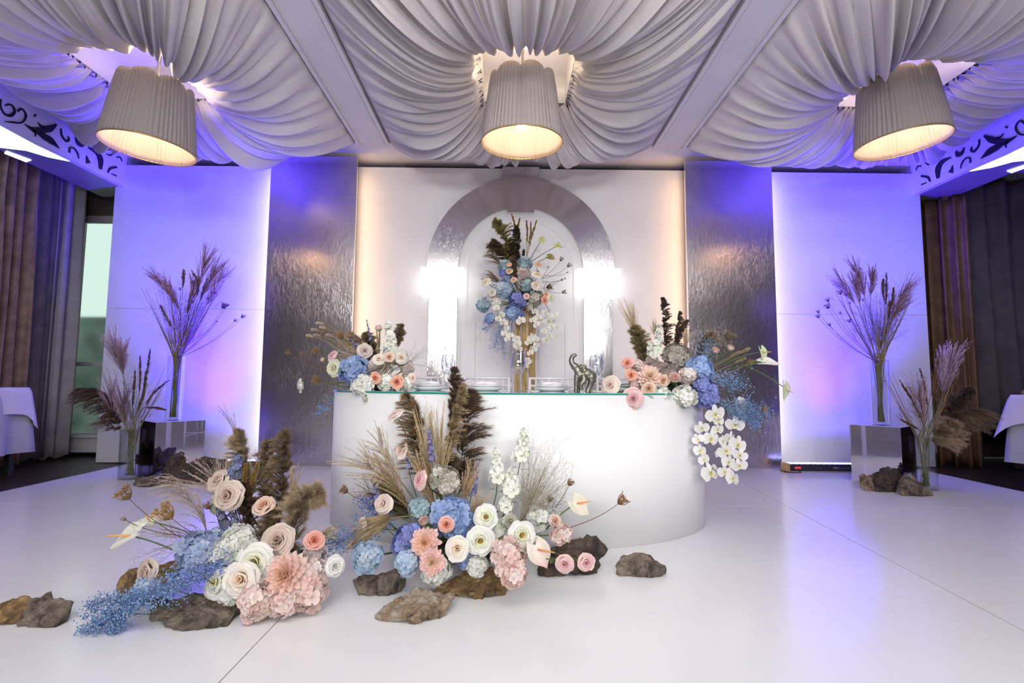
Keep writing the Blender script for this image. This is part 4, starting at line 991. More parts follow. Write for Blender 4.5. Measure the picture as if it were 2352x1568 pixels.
def anthurium(A, px, py, L, Y, label, face, tipdir, col='f0f0e2', spc='f0b090', frm=None, edge=None, spdir=None):
    p = at(px, py, Y); s_ = L*Y/F; e = empty('anthurium', p, label, 'flower', 'anthuriums in '+A.d)
    n_ = np.asarray(face, float); n_ /= np.linalg.norm(n_); t = np.asarray(tipdir, float); t -= n_*(t@n_); t /= np.linalg.norm(t); u = np.cross(n_, t); Fm = np.stack([u, t, n_], 1)
    P = np.zeros((11, 15, 3)); C = np.zeros((11, 15, 3)); c = hx(col); ce = hx(edge) if edge else c
    for j, v in enumerate(np.linspace(0, 1, 11)):
        for i, q in enumerate(np.linspace(-1, 1, 15)):
            y = v*1.25-.32; wv = .52*math.sqrt(max(0, 1-((v-.36)/.66)**2))*(1 if v < .36 else (1-((v-.36)/.64)**2.2)**.5+.0) if v < 1 else .0
            wv = .54*(math.sin(math.pi*min(1, v*.80+.12)))**.8*(1-v**5); yy = y-.16*abs(q)**1.2*(1-v)*1.6+(-.12*(1-abs(q))*(v < .05) if False else 0)
            P[j, i] = (q*wv, yy+(.10*(1-abs(q))*(1-v)), .20*(q*wv)**2*3+.14*v**2*-1+.02*math.sin(7*q+5*v)); C[j, i] = c+(ce-c)*(v**3)
    b = MB().grid((P.reshape(-1, 3) @ Fm.T*s_).reshape(11, 15, 3), c=C.reshape(-1, 3)); o = b.build('spathe', 'petal', e, True); md = o.modifiers.new('s', 'SOLIDIFY'); md.thickness = .0012
    sd = (Fm @ np.array([0, .25, .95])) if spdir is None else np.asarray(spdir, float); sd = sd/np.linalg.norm(sd)
    MB().tube([sd*0, sd*s_*.4, sd*s_*.75, sd*s_*.8], [s_*.050, s_*.045, s_*.028, .0008], n=8, c=hx(spc), c1=hx('f0c050')).build('spadix', 'petal', e, True)
    q = (A.base if frm is None else at(*frm, Y))-p; MB().tube(bez((0, 0, 0), -n_*.02+q*.5+np.array([0, 0, .12*np.linalg.norm(q)]), q, 12), .0026, .0036, 6, hx('5d7a3a'), hx('3c5228')).build('stem', 'stem', e, True)
    return e
# orchid blossoms
def orchid_parts():
    if 'orc' in KITS: return KITS['orc']
    def pet(L, W, c, cup=.12):
        V = []; C = []
        for v, w_ in ((0, .15), (.3, .8), (.6, 1.), (.85, .75), (1., .25)):
            for q in (-1, 0, 1): V.append((v*L, q*w_*W/2, cup*abs(q)*.6-cup*v*v+.04)); C.append(c*(.9+.1*v) if v > .1 else hx('dfe3b8'))
        return MB().add(V, [(j*3+i, j*3+i+1, (j+1)*3+i+1, (j+1)*3+i) for j in range(4) for i in range(2)], np.array(C))
    w_ = hx('f6f5f0'); a = pet(1.0, 1.15, w_).mesh('petal', 'petal'); s_ = pet(.92, .55, w_).mesh('petal', 'petal')
    b = MB(); b.ellipsoid((.10, 0, .12), (.14, .12, .10), 8, 6, hx('e6d36a')); b.add([(0, -.14, .1), (.45, -.1, .2), (.45, .1, .2), (0, .14, .1), (.3, 0, .05)], [(0, 1, 4), (1, 2, 4), (2, 3, 4)], hx('f2ecc0')); b.blob((.02, 0, .16), .07, hx('8f4a3a'))
    for sg in (-1, 1): b.add([(0, sg*.05, .1), (.16, sg*.3, .25), (.30, sg*.12, .22)], [(0, 1, 2)], hx('f0e8b0'))
    l_ = b.mesh('lip', 'petal')
    KITS['orc'] = [(a, 0, 'petal'), (a, math.pi, 'petal'), (s_, math.pi/2, 'petal'), (s_, math.pi*1.5-.85, 'petal'), (s_, math.pi*1.5+.85, 'petal'), (l_, -math.pi/2, 'lip')]; return KITS['orc']
def orchid_spray(A, stempts, blooms, Y, label, jitter=.03, joined=False):
    W = [at(x, y, Y) for x, y in stempts]; p = W[0]; e = empty('orchid_spray', p, label, 'flower', 'orchid sprays in '+A.d)
    b = MB().tube(spline([q-p for q in W], 24), .003, .0016, 6, hx('2f3a24')); S_ = spline([q-p for q in W], 24)
    parts = orchid_parts(); cents = []
    for (x, y, r) in blooms:
        c = at(x, y, Y+rnd.uniform(-jitter, jitter)-.03)-p; r = r*Y/F; k = np.argmin(np.linalg.norm(S_-c, axis=1)); b.tube([S_[k], (S_[k]+c)/2+[0, 0, .01], c], .0014, n=4, c=hx('3f5a30'))
        d = np.array([rnd.uniform(-.6, .6), -1, rnd.uniform(-.35, .25)]); Fm = facing(d) @ rz(rnd.uniform(-.5, .5))
        if joined:
            mb = MB()
            for me, a, nm in parts:
                V = np.zeros(len(me.vertices)*3); me.vertices.foreach_get('co', V); Cc = np.zeros(len(me.vertices)*4, np.float32); me.color_attributes['Col'].data.foreach_get('color', Cc)
                mb.add(V.reshape(-1, 3) @ (Fm @ rz(a)).T*r, [tuple(q.vertices) for q in me.polygons], Cc.reshape(-1, 4)[:, :3])
            o = mb.build('blossom', 'petal', e, True, loc=c)
        else:
            o = bpy.data.objects.new('blossom', None); COL.objects.link(o); o.parent = e; o.location = c; o.empty_display_size = .02
            for me, a, nm in parts:
                A3 = Fm @ rz(a)*r; place(nm, me, o, Matrix(((*A3[0], 0), (*A3[1], 0), (*A3[2], 0), (0, 0, 0, 1))))
    b.build('stem', 'stem', e, True)
    return e
def foam(A, sx, sy, sz, label, off=(0, 0, 0), leaves=26, L=.10):
    e = empty('foam_block', A.base+off, label, 'flower foam')
    b = MB().box((-sx/2, -sy/2, 0), (sx/2, sy/2, sz)); b.build('block', 'foam_green', e, bevel=.012)
    r_ = random.Random(leaves)
    for i in range(leaves):
        b = MB(); a = i*2.399; d = np.array([math.cos(a), math.sin(a)*.6-.35, r_.uniform(-.1, .9)]); leaf(b, np.array([math.cos(a)*sx*.4, -sy*.3, sz*r_.uniform(.3, .9)]), d, L*r_.uniform(.7, 1.3), L*.38, (GREEN if i % 2 else GREEN*.6)); b.build('leaf', 'stem', e, True)
CUT = dict(
 dusty=('rose', 'ddc0ac', 'c79a84'), cream=('rose', 'f6efe2', 'f6cfa0'), white=('peony', 'f6f6ee', 'e8eac0'), coral=('ranunculus', 'f7a088', 'f5803a'), orange=('ranunculus', 'f8a37a', 'f57a2a'),
 peach=('ranunculus', 'f3cdb4', 'f0a880'), pink=('rose', 'f0bcb8', 'e88fa0'), blush=('rose', 'f3ddd0', 'efc8b4'), bud=('bud', 'f0cabc', 'e8a8a0'), greenbud=('bud', 'd8b8a0', 'b0a070'), whiterose=('rose', 'f4f2ee', 'f0ece2'), mauve=('rose', 'd8c6bc', 'c8a098'), greencream=('rose', 'eceac8', 'dcdcaa'), whitebud=('bud', 'f4f0e6', 'ece8d0'), dustypeach=('ranunculus', 'f0c4a0', 'e8a878'))
def fk(n, v=0): s_, o_, i_ = CUT[n]; return rose_kit(s_, o_, i_, v)
NM = dict(rose='rose', peony='peony', ranunculus='ranunculus', bud='rose')
def B_(A, kind, px, py, r, Y, label, **k): return bloom(NM[CUT[kind][0]], A, px, py, r, Y, fk(kind, int(px) % 2), label, **k)
HY = dict(blue=('7fa9e6', '98bcf0', '6f97dc'), royal=('4a62c8', '5f78dc', '3a50b4'), pale=('a9c6e4', 'c2d6ea', '92b4d8'), white=('eef0e8', 'f6f6f2', 'e2e8d6'), pink=('f4d6cc', 'f8e4dc', 'f0c6bc'), beige=('b8b09c', 'cac4b2', '9c947e'), dustyblue=('a3b9e0', 'b9c8ea', '8aa6d8'), teal=('8db6c4', 'a6c8d0', '789fb4'), mauve=('c8b4b0', 'd4c4c0', 'b8a09c'), blushwhite=('f0e0da', 'f6eeea', 'e6ccc4'))
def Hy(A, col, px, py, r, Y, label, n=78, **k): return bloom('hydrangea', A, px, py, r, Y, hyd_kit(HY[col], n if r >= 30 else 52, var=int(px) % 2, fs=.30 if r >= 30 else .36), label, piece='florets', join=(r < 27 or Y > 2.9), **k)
# ================================================================ LEFT FLOOR ARRANGEMENT
A = arrangement('left', fl(610, 1345)*[1, 1, 0]+[0, .10, .05], 'the left floor arrangement'); Q = 2.2
foam(A, .30, .16, .10, 'dark green foam block hidden inside the left floor flowers', (0, 0, -.05), 30)
silver(A, [(478, 1228), (450, 1165), (408, 1120), (335, 1098)], 2.2, 'silvery feather grass sweeping far out to the window side, above the dried umbels', 'a09078', 'd0c4b0', 100, .30, nb=34, fan=.7, nh=90, droop=.45)
silver(A, [(545, 1150), (548, 1060), (533, 980), (512, 925)], 2.45, 'tallest feather grass of the left floor group, bent over at its tip', 'a08c74', 'c4b498', 75, .25, nb=22, fan=.7, droop=.3)
silver(A, [(515, 1150), (480, 1095), (450, 1050)], 2.45, 'pinkish airy feather grass in front of the broad dark stone', 'b09a8c', 'd8c6b8', 95, .7, nb=34, droop=.1, nh=40)
silver(A, [(520, 1140), (505, 1080), (490, 1030)], 2.5, 'pinkish airy feather grass behind the topmost beige rose', 'b09a8c', 'd8c6b8', 90, .6, nb=30, droop=.1, nh=40)
silver(A, [(575, 1150), (592, 1090), (600, 1030)], 2.45, 'open feather grass standing before the edge of the left foil panel', 'b0987c', 'd8c8ac', 90, .4, nb=26, droop=.1, nh=50)
pampas(A, [(570, 1170), (560, 1090), (550, 985)], 2.42, 'beige-grey fluffy pampas plume above the two beige roses', '6e5c46', 'b3a184', 34)
pampas(A, [(640, 1180), (650, 1090), (655, 988)], 2.45, 'tall dark-based pampas plume, topmost on the foil side of the left group', '4d3c2f', 'a08c6f', 36)
pampas(A, [(615, 1160), (612, 1085), (620, 1010)], 2.48, 'brown pampas plume just left of the tallest dark one', '4d3c2f', '9c8768', 28)
pampas(A, [(575, 1210), (567, 1160), (560, 1110)], 2.3, 'short dark brown pampas plume between the beige roses and the peach ranunculus', '3c2c22', '6c5744', 28)
silver(A, [(665, 1190), (675, 1120), (692, 1070)], 2.35, 'narrow straight tan feather grass behind the curled beige pampas', 'a08a66', 'cdb890', 80, .16, nb=26, nh=50)
pampas(A, [(668, 1270), (680, 1195), (700, 1150), (735, 1128)], 2.25, 'large fluffy beige pampas plume curling over the coral ranunculus', '7d6a52', 'b8a688', 46)
pampas(A, [(630, 1260), (625, 1215), (635, 1170)], 2.3, 'short brown pampas plume behind the open dusty rose', '5c4938', '94805f', 30)
silver(A, [(720, 1240), (745, 1225), (775, 1215)], 2.2, 'small pale feather grass reaching out beside the coral ranunculus', 'a08a66', 'cdb890', 50, .3, nb=12)
foxtail(A, [(556, 1145), (561, 1105), (563, 1065)], 2.3, 'ochre foxtail spike nearest the topmost beige rose', 8); foxtail(A, [(570, 1145), (580, 1105), (592, 1062)], 2.3, 'ochre foxtail spike leaning away from the topmost beige rose', 8)
spike(A, (535, 1110), (548, 1045), 22, 2.32, 'dark blue larkspur spike above the beige roses', ('3f4c86', '525f9c', '34406e'), 'larkspur_spike', 18, 'c0c8d8')
spike(A, (498, 1180), (492, 1130), 16, 2.3, 'pale green bud cluster beside the second beige rose', ('c6d0b4', 'b4c6ae'), 'larkspur_spike', 14, 'd8e0c8')
spike(A, (520, 1215), (500, 1160), 14, 2.25, 'thin navy larkspur spike below the green buds', ('454f80', '3a4470'), 'larkspur_spike', 18, '8890b0')
spike(A, (548, 1225), (530, 1170), 14, 2.25, 'thin navy larkspur spike under the open beige rose', ('454f80', '3a4470'), 'larkspur_spike', 18, '8890b0')
seedhead(A, 292, 1140, 21, 2.12, 'biggest dried umbel on a long brown stem, farthest out over the floor', c='8a6a44', frm=(435, 1245)); seedhead(A, 388, 1184, 25, 2.12, 'wide open dried golden umbel between the white anthuriums and feather grass', c='a5814c', frm=(490, 1245))
seedhead(A, 287, 1193, 7, 2.12, 'tiny dried seed head above the white anthurium', c='7a6858', frm=(420, 1230)); seedhead(A, 480, 1165, 11, 2.25, 'small brown seed head left of the green buds', c='8a6a50')
airy(A, (450, 1230), (300, 1190, 440, 1330), 2.15, 'fine misty grass spreading behind the beige rose at the window side', 16)
anthurium(A, 300, 1230, 62, 2.1, 'large white anthurium with long yellowish spadix pointing at the window', (-.35, -.55, .75), (-.9, .0, -.45), 'f2f2e6', 'e8b88a', frm=(445, 1290), spdir=(-1, -.1, .03))
anthurium(A, 345, 1198, 30, 2.2, 'small rolled white anthurium behind the big white one', (.2, -.6, .75), (-.9, 0, .1), 'f0eee0', 'f0b090', frm=(460, 1235), spdir=(-.6, 0, .8))
Hy(A, 'dustyblue', 458, 1266, 46, 2.12, 'large dusty blue hydrangea head beside the white hydrangea', n=90)
Hy(A, 'dustyblue', 490, 1245, 30, 2.2, 'smaller dusty blue hydrangea at the foot of the feather grass')
Hy(A, 'white', 545, 1252, 44, 2.1, 'large creamy white hydrangea in the middle of the left group', n=90); Hy(A, 'white', 515, 1272, 30, 2.05, 'white hydrangea overlapping the dusty blue one')
Hy(A, 'pink', 700, 1350, 48, 2.02, 'pale pink hydrangea right of the big dahlia', n=90); Hy(A, 'pink', 590, 1378, 40, 1.95, 'pink hydrangea resting on the floor beside the largest stone', n=84)
Hy(A, 'pink', 650, 1375, 38, 1.97, 'pink hydrangea under the big dahlia', n=84); Hy(A, 'mauve', 720, 1275, 25, 2.15, 'small dusty pink hydrangea below the coral ranunculus')
Hy(A, 'blushwhite', 722, 1310, 26, 2.08, 'blush white hydrangea beside the small white rose'); Hy(A, 'pale', 335, 1352, 26, 1.98, 'faded pale blue hydrangea under the outermost beige rose')
Hy(A, 'beige', 542, 1312, 20, 2.1, 'small grey-green hydrangea tucked behind the cream rose'); Hy(A, 'white', 530, 1362, 26, 1.98, 'white green hydrangea behind the largest stone')
bloom('dahlia', A, 657, 1320, 56, 1.98, dahlia_kit('f6c6b8', 'f5ab90', 'f2cf6a', 84), 'very large pale peach-pink dahlia with yellow heart', d=(-.05, -.9, .35))
B_(A, 'dusty', 502, 1103, 23, 2.3, 'topmost dusty beige rose of the left floor group', d=(-.3, -.8, .5)); B_(A, 'dusty', 525, 1138, 30, 2.25, 'second dusty beige rose, just under the topmost', d=(-.1, -1, .3))
B_(A, 'peach', 606, 1162, 24, 2.28, 'pale peach ranunculus between the pampas plumes'); B_(A, 'dusty', 638, 1242, 33, 2.12, 'wide open dusty rose with green heart at the pampas foot', d=(.1, -.9, .35))
B_(A, 'coral', 722, 1241, 22, 2.1, 'bright coral ranunculus at the right side of the left group'); B_(A, 'white', 583, 1293, 36, 2.02, 'large white peony with yellow stamens above the cream rose', d=(.15, -1, .35))
B_(A, 'cream', 556, 1330, 34, 1.95, 'cream rose with apricot heart next to the largest stone', d=(0, -1, .25)); B_(A, 'white', 497, 1338, 30, 1.98, 'white peony with brown heart nearest the blue sprays', d=(-.4, -.9, .4))
B_(A, 'dusty', 338, 1317, 29, 2.0, 'dusty beige rose lying outermost over the ochre stone', d=(-.45, -.9, .15)); B_(A, 'whiterose', 770, 1300, 20, 2.05, 'small white rose at the edge facing the middle group', d=(.6, -.8, .2))
filler(A, [(520, 1295), (480, 1310), (440, 1325), (395, 1335)], 2.0, 'blue filler spray lying below the dusty blue hydrangea', '7e96d8', 'a8b8ec', 26, 240)
filler(A, [(470, 1320), (430, 1340), (385, 1355), (340, 1370)], 1.93, 'blue filler spray lying on the back of the largest stone', '7e96d8', 'a8b8ec', 20, 150)
for pts, lb, n_, w_ in (([(400, 1345), (340, 1370), (290, 1395), (255, 1410)], 'light blue filler spray covering the ochre stone', 260, 30), ([(330, 1380), (270, 1410), (230, 1432), (200, 1444)], 'light blue filler tip reaching farthest towards the lone stones', 190, 22),
                        ([(310, 1375), (260, 1378), (225, 1385), (205, 1400)], 'upper light blue filler tip over the white floor', 120, 18), ([(290, 1400), (268, 1430), (262, 1450), (262, 1475)], 'lowest hanging light blue filler tip on the floor', 110, 13)):
    filler(A, pts, 1.86, lb, '6f97cc', 'a9c6ea', w_, n_)
filler(A, [(700, 1260), (750, 1250), (790, 1240), (815, 1225)], 2.25, 'blue filler spray bridging to the middle group', '6f8fc8', '9cb8e0', 20, 120)

# ================================================================ MIDDLE FLOOR ARRANGEMENT
A = arrangement('mid', fl(1040, 1290)*[1, 1, 0]+[0, .10, .05], 'the middle floor arrangement')
foam(A, .46, .14, .10, 'dark green foam block hidden inside the middle floor flowers', (0, 0, -.05), 40)
pampas(A, [(985, 1110), (962, 1030), (955, 960), (935, 905)], 2.5, 'dark brown pampas plume on the window side of the tan feather grasses', '32251c', '9a8266', 38, hang=(-.6, 0, -.8))
pampas(A, [(1055, 1130), (1062, 1040), (1075, 960), (1080, 900)], 2.5, 'darkest tall pampas plume with sweeping tufts on the bar front', '2e211a', '6f5a48', 44, hang=(.7, 0, -.7))
pampas(A, [(1035, 990), (1043, 920), (1042, 842)], 2.55, 'pampas plume whose dark tip rises highest, over the table edge', '3e2f27', '75604c', 24)
pampas(A, [(1020, 1060), (1040, 980), (1065, 880)], 2.47, 'beige brown pampas plume leaning in front of the darkest ones', '7d6a4e', 'b5a07c', 24, out=.6)
pampas(A, [(940, 1190), (915, 1150), (890, 1110)], 2.5, 'grey-brown pampas plume low behind the small pink-tipped rose bud', '5c4c3c', '94846a', 38)
pampas(A, [(900, 1190), (860, 1200), (825, 1235)], 2.3, 'low beige pampas plume drooping over the faded blue hydrangea', '8a7658', 'bcaa88', 34)
pampas(A, [(1030, 1130), (1032, 1090), (1030, 1050)], 2.55, 'brown pampas plume behind the grey-green hydrangea', '43342a', '7a6652', 34)
silver(A, [(992, 1120), (982, 1030), (975, 950)], 2.42, 'straight tan feather grass standing left of the pair reaching the table edge', 'a38d6c', 'cdb993', 120, .17, nb=40, fan=.5, droop=.03, nh=80)
silver(A, [(1012, 1110), (1005, 1020), (1003, 940)], 2.42, 'straight tan feather grass standing right in front of the napkin plates', 'a38d6c', 'cdb993', 110, .2, nb=30, fan=.5, droop=.03, nh=60)
silver(A, [(1002, 1150), (1012, 1080), (1022, 1000)], 2.40, 'tan feather grass in the centre, below the dark pampas tip', 'a38d6c', 'cdb993', 110, .15, nb=30, fan=.4, droop=.03, nh=60)
silver(A, [(1000, 1180), (975, 1100), (950, 1040)], 2.35, 'soft tan feather grass crossing the pink rose', 'a98f6e', 'c9b08a', 80, .2, nb=40, fan=.6, droop=.1, nh=80)
silver(A, [(935, 1165), (890, 1085), (850, 1050)], 2.38, 'thick tan feather grass arching to the window side over the rose bud', 'a08766', 'c9b28e', 110, .35, nb=46, fan=.5, droop=.3, nh=80)
silver(A, [(890, 1110), (845, 1065), (825, 1045)], 2.45, 'fine feather grass reaching past the left edge of the bar', 'a08c74', 'cfc0a4', 90, .45, nb=34, fan=.5, droop=.2, nh=60)
silver(A, [(905, 1080), (870, 1020), (845, 990)], 2.5, 'upper fine feather grass curling over at the left edge of the bar', 'a08c74', 'cfc0a4', 75, .45, nb=26, fan=.5, droop=.25, nh=60)
silver(A, [(870, 1150), (840, 1125), (815, 1108)], 2.45, 'brown thin grass tuft beside the small dried head', '6d5a4a', '9a8672', 60, .5, nb=16, nh=24)
silver(A, [(1062, 1160), (1075, 1110), (1088, 1070)], 2.35, 'tan feather grass standing beside the violet larkspur', 'a98f72', 'cdb594', 60, .3, nb=30, fan=.6, droop=.0, nh=70)
silver(A, [(1082, 1190), (1095, 1160), (1108, 1140)], 2.3, 'short tan feather grass just above the white peonies', 'a98f72', 'cdb594', 45, .4, nb=18, fan=.6, droop=.05, nh=50)
spike(A, (992, 1060), (985, 985), 9, 2.38, 'narrow violet larkspur spike in front of the dark pampas', ('5a4f9c', '6d62b0'), 'larkspur_spike', 26, '8880c0')
spike(A, (1082, 1140), (1098, 1060), 13, 2.4, 'violet larkspur spike behind the tan feather grass', ('7468c0', '8c84d4', '5d54a4'), 'larkspur_spike', 24, 'c0c0e8')
spike(A, (940, 1080), (932, 1020), 8, 2.45, 'thin blue larkspur spike near the upper blush roses', ('6a70b0', '8088c4'), 'larkspur_spike', 16, 'a0a8d8')
spike(A, (868, 1150), (858, 1105), 10, 2.4, 'short violet-blue larkspur spike under the rose bud', ('565ca4', '6f78c0'), 'larkspur_spike', 16, 'a0a8d8')
for b0, b1, r_, lb in (((1142, 1105), (1140, 1032), 22, 'white delphinium spike nearest the dark pampas'), ((1196, 1055), (1204, 990), 25, 'tallest white delphinium spike on the bar front'), ((1172, 1130), (1176, 1080), 25, 'white delphinium spike between the two taller ones'), ((1160, 1170), (1165, 1120), 20, 'lowest white delphinium spike above the white peonies')):
    spike(A, b0, b1, r_, 2.45, lb, ('f4f4ee', 'fafaf6', 'eaeede'), 'delphinium_spike', 26, 'a8b070')
airy(A, (1195, 1205), (1195, 1010, 1300, 1120), 2.45, 'misty dry grass fanned beside the white delphiniums', 30, '8f8468'); airy(A, (1205, 1200), (1230, 1060, 1320, 1160), 2.4, 'misty dry grass fanned behind the white anthurium', 22, '8f8468')
filler(A, [(1250, 1210), (1262, 1180), (1275, 1150)], 2.4, 'tiny white filler spray behind the peach rose', 'e8e8e0', 'f6f6f0', 26, 90, name='white_filler_spray', bs=.003)
seedhead(A, 795, 1128, 12, 2.4, 'small brown dried head left of the rose bud', frm=(870, 1160)); seedhead(A, 1424, 1153, 16, 2.4, 'dried seed head on the longest stem in front of the bar', c='8a6440', frm=(1302, 1213)); seedhead(A, 1308, 1112, 10, 2.42, 'dried seed head above the white anthurium', frm=(1265, 1180)); seedhead(A, 1262, 1150, 9, 2.42, 'little dark seed head within the misty grass', frm=(1235, 1200))
anthurium(A, 1325, 1156, 42, 2.35, 'white anthurium with coral spadix in front of the bar', (.25, -.9, .35), (.6, 0, -.55), 'f2eedc', 'f0a080', frm=(1255, 1215), spdir=(1, -.2, .22))
anthurium(A, 1235, 1262, 50, 2.1, 'pinkish white anthurium hanging over the dark stone', (.1, -.9, .15), (.45, 0, -.85), 'f5ebe0', 'f0a58c', edge='efc8c0', spdir=(1, -.35, -.05))
Hy(A, 'blue', 1038, 1188, 46, 2.28, 'big bright blue hydrangea in the centre, holding an orange ranunculus', n=100); Hy(A, 'royal', 938, 1240, 36, 2.2, 'deep royal blue hydrangea left of the coral dahlias', n=90)
Hy(A, 'pale', 843, 1278, 36, 2.15, 'faded pale blue hydrangea above the saddle-shaped stone', n=64); Hy(A, 'pale', 935, 1292, 28, 2.12, 'pale blue hydrangea below the royal blue one'); Hy(A, 'blue', 1072, 1275, 28, 2.2, 'blue hydrangea showing between cream rose and white peony')
Hy(A, 'beige', 1022, 1102, 34, 2.32, 'dried grey-green hydrangea above the bright blue one', n=90); Hy(A, 'white', 1003, 1308, 33, 2.08, 'white hydrangea under the lower dahlia'); Hy(A, 'white', 1140, 1222, 36, 2.3, 'white hydrangea behind the white peonies')
Hy(A, 'pink', 1168, 1283, 42, 2.1, 'pale pink hydrangea behind the ochre stone', n=90); Hy(A, 'pink', 1182, 1322, 27, 2.04, 'small pink hydrangea trailing onto the floor'); Hy(A, 'pink', 1288, 1226, 24, 2.22, 'pink hydrangea above the dark stone')
Hy(A, 'teal', 965, 1165, 26, 2.35, 'dusky teal hydrangea behind the rose stems'); Hy(A, 'white', 1236, 1192, 26, 2.38, 'white hydrangea behind the creamy peony'); Hy(A, 'royal', 1060, 1230, 22, 2.26, 'deep blue hydrangea peeping under the bright blue one'); Hy(A, 'white', 1095, 1300, 24, 2.15, 'white hydrangea low behind the ochre stone')
bloom('dahlia', A, 976, 1246, 37, 2.08, dahlia_kit('f5a49c', 'f7b48c', 'f6cf7a', 78), 'upper coral dahlia with yellow heart', d=(-.1, -.95, .3)); bloom('dahlia', A, 993, 1291, 33, 2.02, dahlia_kit('f2a0a0', 'f6b8a0', 'e8d88a', 78, 1), 'lower coral dahlia with greenish heart', d=(.05, -.95, .2))
B_(A, 'dusty', 910, 953, 19, 2.45, 'pale peach rose on the tallest stem at the bar front', d=(-.5, -.5, .8), frm=None) if False else B_(A, 'blush', 910, 953, 19, 2.45, 'pale peach rose on the tallest stem at the bar front', d=(-.5, -.5, .8))
B_(A, 'blush', 922, 1034, 17, 2.45, 'second highest blush rose under the tallest one', d=(-.5, -.8, .3)); B_(A, 'greenbud', 862, 1103, 16, 2.4, 'dull pink rosebud left of the feather grass', d=(-.4, -.4, .7)); B_(A, 'blush', 881, 1157, 20, 2.35, 'round blush rose above the low pampas', d=(-.3, -.9, .4))
B_(A, 'pink', 966, 1102, 20, 2.32, 'fresh pink rose left of the grey-green hydrangea', d=(-.6, -.7, .3)); B_(A, 'bud', 974, 1198, 19, 2.22, 'closed blush ranunculus above the upper dahlia', d=(-.1, -.6, .7)); B_(A, 'coral', 1025, 1204, 19, 2.14, 'vivid orange ranunculus on the bright blue hydrangea', d=(.1, -.95, .2))
B_(A, 'cream', 1050, 1259, 24, 2.08, 'cream ruffled rose right of the upper dahlia'); B_(A, 'white', 1103, 1242, 28, 2.12, 'white peony with yellow heart, lowest of the white cluster', d=(.05, -1, .15)); B_(A, 'white', 1116, 1187, 24, 2.22, 'white peony, upper left of the white cluster', d=(0, -.9, .4))
B_(A, 'whitebud', 1172, 1197, 26, 2.2, 'round closed white peony under the delphiniums', d=(0, -.9, .45)); B_(A, 'white', 1199, 1229, 27, 2.15, 'creamy peony with golden heart above the anthurium', d=(.2, -.95, .2)); B_(A, 'peach', 1275, 1196, 16, 2.3, 'small peach rose under the white anthurium', d=(.3, -.8, .3))
B_(A, 'pink', 1297, 1294, 19, 2.02, 'pink rose hanging in front of the dark stone, nearer the anthurium', d=(-.1, -1, .0)); B_(A, 'pink', 1346, 1291, 18, 2.04, 'pink rose hanging at the outer end of the dark stone', d=(.3, -1, .0)); B_(A, 'blush', 832, 1210, 18, 2.3, 'blush rose with open petals beside the low pampas', d=(-.8, -.6, .2))
B_(A, 'whitebud', 1208, 1262, 15, 2.1, 'creamy bud touching the pinkish anthurium', d=(.1, -.8, .4)); B_(A, 'bud', 1282, 1288, 7, 2.03, 'tiny closed bud beside the hanging pink roses')
filler(A, [(880, 1200), (840, 1215), (800, 1235), (775, 1250)], 2.35, 'blue filler spray reaching towards the left group', '6f8fcc', '9cb8e6', 28, 200); filler(A, [(880, 1180), (850, 1165), (835, 1150)], 2.4, 'violet-blue filler spray under the rose bud', '5e66b0', '8088cc', 20, 110); filler(A, [(900, 1205), (870, 1195), (815, 1195)], 2.38, 'light blue filler spray above the low pampas', '6f8fcc', '9cb8e6', 18, 90)

# ================================================================ BAR, WINDOW SIDE ARRANGEMENT
A = arrangement('barleft', at(862, 890, 3.28)*[1, 1, 0]+[0, 0, ZS+.03], 'the left bar arrangement')
foam(A, .26, .12, .07, 'green foam block under the left flowers on the bar', (0, 0, -.03), 20, .07)
pampas(A, [(860, 835), (830, 795), (803, 765)], 3.35, 'beige pampas plume leaning to the foil, left bar group', '83705a', 'b5a48a', 22); pampas(A, [(865, 820), (848, 790), (840, 765)], 3.35, 'brown-beige pampas plume upright beside the lavender', '6c5946', 'a39072', 20)
silver(A, [(868, 830), (868, 780), (862, 745)], 3.3, 'narrow tan feather grass behind the peach bud', 'b09a80', 'd8c4a4', 40, .14, nb=24, nh=40, droop=0)
pampas(A, [(905, 800), (918, 770), (922, 745)], 3.32, 'dark pampas plume drooping behind the white delphinium', '5e4a3a', '917d66', 14); silver(A, [(850, 840), (810, 820), (780, 805)], 3.2, 'pale tan feather grass under the mauve rose', 'a89880', 'cdbfa6', 60, .4, nb=40, nh=50, droop=.1)
silver(A, [(900, 835), (880, 845), (870, 860)], 3.05, 'fine beige feather grass hanging over the two orange ranunculus', 'b0a48e', 'd8cdb6', 40, .5, nb=22); silver(A, [(925, 850), (930, 865), (938, 885)], 3.05, 'fine pale feather grass at the plate side, left bar group', 'b8b09c', 'dcd6c4', 36, .5, nb=16)
for i, (x, y) in enumerate(((705, 771), (722, 770), (728, 742), (735, 752), (716, 757), (750, 770))):
    foxtail(A, [(x+16, y+2), (x+8, y), (x, y-1)], 3.2, 'pale hare-tail grass over the left foil, %s' % ('longest reach', 'second from the outer end', 'uppermost', 'just under the uppermost', 'third in height', 'nearest the blooms')[i], 4, '9c8c74', 'cdbfa6')
spike(A, (852, 785), (842, 735), 5, 3.25, 'thin violet lavender spike rising highest left of the peach bud', ('5c5498', '6c64a8'), 'lavender_spike', 20, '8880b8'); spike(A, (826, 800), (802, 778), 7, 3.2, 'short violet lavender spike leaning over the mauve rose', ('5c5498', '6c64a8'), 'lavender_spike', 14, '8880b8')
spike(A, (900, 800), (890, 738), 17, 3.22, 'white delphinium spike on the left end of the bar', ('f4f4ee', 'fafaf6', 'eaeede'), 'delphinium_spike', 20, 'b8c484'); spike(A, (885, 805), (903, 770), 15, 3.2, 'shorter white delphinium beside the tall one, left bar group', ('eef0e2', 'f6f6ee'), 'delphinium_spike', 14, 'b8c484')
